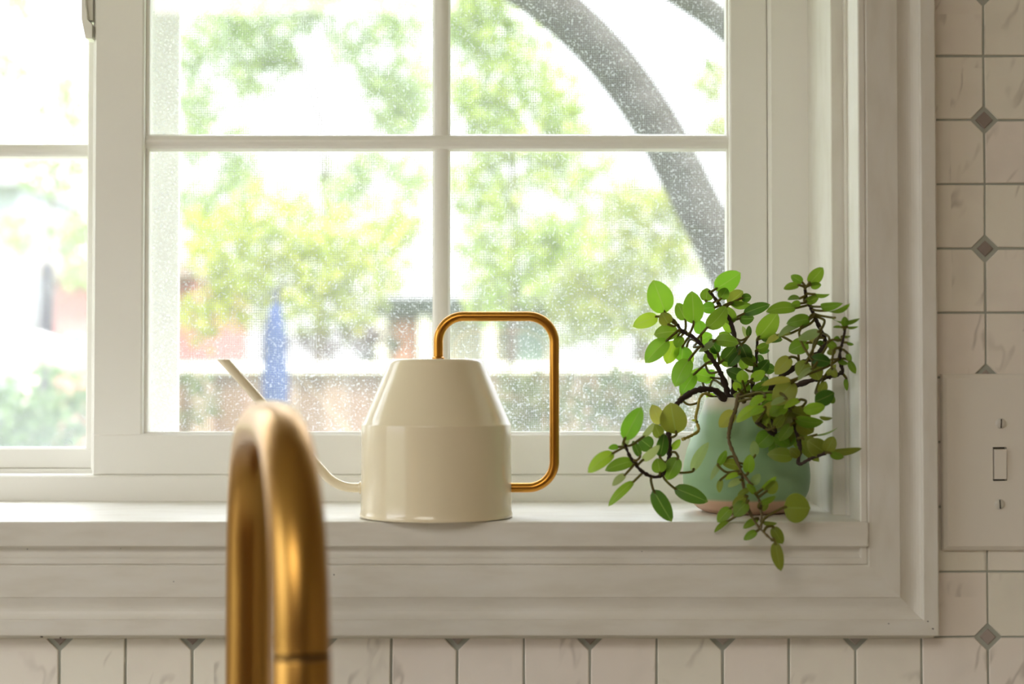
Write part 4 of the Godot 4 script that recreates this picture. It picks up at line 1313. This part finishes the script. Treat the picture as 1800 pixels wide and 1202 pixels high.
	for i in 30:
		st = begin()
		cbox(st, Vector3(x0 + i * 0.125, GROUND, fz - 0.012 + (i % 2) * 0.012), Vector3(x0 + i * 0.125 + 0.121, ftop, fz + 0.008 + (i % 2) * 0.012), 0.003)
		put("board", st, boards[rng.randi() % 3], fence)
	st = begin()
	cbox(st, Vector3(x0 - 0.05, ftop, fz - 0.05), Vector3(x0 + 30 * 0.125 + 0.05, ftop + 0.045, fz + 0.06), 0.004)
	put("cap_rail", st, M.white, fence)
	for i in 4:
		st = begin()
		cbox(st, Vector3(x0 + 0.25 + i * 1.1, GROUND, fz + 0.022), Vector3(x0 + 0.34 + i * 1.1, ftop, fz + 0.1), 0.004)
		put("post", st, mat(Color(0.61, 0.53, 0.47), 0.9), fence)

	# closed blue parasol
	var Zp := 7.0
	var pp := at(484, 672, D - Zp)
	pp.y = GROUND
	var par := thing("closed_parasol", "folded blue garden parasol standing in front of the fence", "parasol", pp)
	var ptop := at(484, 520, D - Zp).y - GROUND
	var prof := []
	for q: Array in [[0.0, 0.0], [0.022, 0.04], [0.036, 0.1], [0.052, 0.2], [0.046, 0.24], [0.058, 0.32], [0.062, 0.4], [0.05, 0.5], [0.048, 0.72], [0.056, 1.0], [0.06, 1.25], [0.0, 1.26]]: prof.append(Vector2(q[0], ptop - q[1]))
	st = begin()
	lathe(st, prof, pp, 20)
	put("canopy", st, mat(Color(0.17, 0.26, 0.44), 0.9), par)
	st = begin()
	lathe(st, [Vector2(0.0, ptop + 0.04), Vector2(0.018, ptop + 0.02), Vector2(0.02, 0.05), Vector2(0.2, 0.04), Vector2(0.2, 0.0)], pp, 16)
	put("pole", st, mat(Color(0.22, 0.24, 0.30), 0.6), par)

	# small garden building with a green eave
	var Zs := 14.0
	var sz := D - Zs
	var a := at(645, 552, sz)
	var b := at(995, 523, sz)
	var shed := thing("garden_shed", "low garden shed with a dark green eave behind the watering can", "shed", Vector3((a.x + b.x) / 2, GROUND, sz - 1.0))
	st = begin()
	cbox(st, Vector3(a.x + 0.1, GROUND, sz - 2.0), Vector3(b.x - 0.1, a.y, sz - 0.2), 0.01)
	put("wall", st, mat(Color(0.65, 0.62, 0.56), 0.9), shed)
	st = begin()
	cbox(st, Vector3(a.x, a.y, sz - 2.2), Vector3(b.x, b.y, sz), 0.01)
	put("roof", st, mat(Color(0.12, 0.18, 0.13), 0.9), shed)
	st = begin()
	cbox(st, Vector3(at(690, 600, sz).x, GROUND, sz - 0.21), Vector3(at(735, 600, sz).x, at(700, 562, sz).y, sz - 0.16), 0.01)
	put("door", st, mat(Color(0.66, 0.46, 0.36), 0.8), shed)
	for q: float in [668.0, 745.0, 860.0]:
		st = begin()
		cbox(st, Vector3(at(q, 600, sz).x - 0.05, GROUND, sz - 0.14), Vector3(at(q, 600, sz).x + 0.05, a.y, sz - 0.04), 0.01)
		put("post", st, M.white, shed)
	st = begin()
	cbox(st, Vector3(at(890, 600, sz).x, at(0, 640, sz).y, sz - 0.21), Vector3(at(960, 600, sz).x, at(0, 570, sz).y, sz - 0.17), 0.01)
	put("window", st, mat(Color(0.45, 0.52, 0.5), 0.3), shed)

	# neighbouring houses seen through the left pane
	var Zh := 15.0
	var hz := D - Zh
	var h := thing("pink_house", "pale pink house wall seen through the left pane", "house", at(210, 672, hz) * Vector3(1, 0, 1) + Vector3(0, GROUND, -1.5))
	st = begin()
	cbox(st, Vector3(at(100, 0, hz).x, GROUND, hz - 3.0), Vector3(at(345, 0, hz).x, at(0, 490, hz).y, hz), 0.01)
	put("wall", st, mat(Color(0.64, 0.41, 0.41), 0.9), h)
	st = begin()
	cbox(st, Vector3(at(80, 0, hz).x, at(0, 490, hz).y, hz - 3.2), Vector3(at(350, 0, hz).x, at(0, 462, hz).y, hz + 0.2), 0.01)
	put("roof", st, mat(Color(0.58, 0.52, 0.50), 0.9), h)
	st = begin()
	cbox(st, Vector3(at(120, 0, hz).x, at(0, 620, hz).y, hz), Vector3(at(155, 0, hz).x, at(0, 590, hz).y, hz + 0.05), 0.01)
	put("window", st, mat(Color(0.33, 0.48, 0.63), 0.3), h)
	st = begin()
	cbox(st, Vector3(at(76, 0, D - 9.0).x, GROUND, D - 9.05), Vector3(at(96, 0, D - 9.0).x, at(0, 462, D - 9.0).y, D - 8.97), 0.008)
	tag(put("dark_post", st, mat(Color(0.15, 0.13, 0.19), 0.8), self), "dark slim post standing behind the bush in the left pane", "post")
	var wh := thing("white_house", "white house wall at the far left of the left pane", "house", Vector3(at(-120, 0, hz).x, GROUND, D - 17.0))
	st = begin()
	cbox(st, Vector3(at(-420, 0, D - 16.0).x, GROUND, D - 18.0), Vector3(at(38, 0, D - 16.0).x, at(0, 330, D - 16.0).y, D - 16.0), 0.01)
	put("wall", st, mat(Color(0.53, 0.56, 0.58), 0.9), wh)
	st = begin()
	cbox(st, Vector3(at(-440, 0, D - 16.0).x, at(0, 330, D - 16.0).y, D - 18.2), Vector3(at(46, 0, D - 16.0).x, at(0, 312, D - 16.0).y, D - 15.8), 0.01)
	put("roof", st, mat(Color(0.52, 0.53, 0.55), 0.9), wh)
	# a white cushion-shaped seat over the bush
	var Zb := 7.6
	var bz := D - Zb
	var seat := thing("garden_bench", "bright white cushioned garden bench above the bush in the left pane", "bench", Vector3(at(110, 0, bz).x, GROUND, bz))
	st = begin()
	tube(st, smooth([at(40, 625, bz), at(60, 608, bz), at(95, 622, bz), at(130, 634, bz), at(190, 626, bz), at(230, 622, bz)], 5), func(u): return 0.055 + 0.02 * sin(u * PI), 14)
	put("cushion", st, mat(Color(0.70, 0.70, 0.70), 0.8), seat)
	for q: float in [60.0, 215.0]:
		st = begin()
		cbox(st, Vector3(at(q, 0, bz).x - 0.03, GROUND, bz - 0.03), Vector3(at(q, 0, bz).x + 0.03, at(0, 630, bz).y, bz + 0.03), 0.004)
		put("leg", st, M.white, seat)
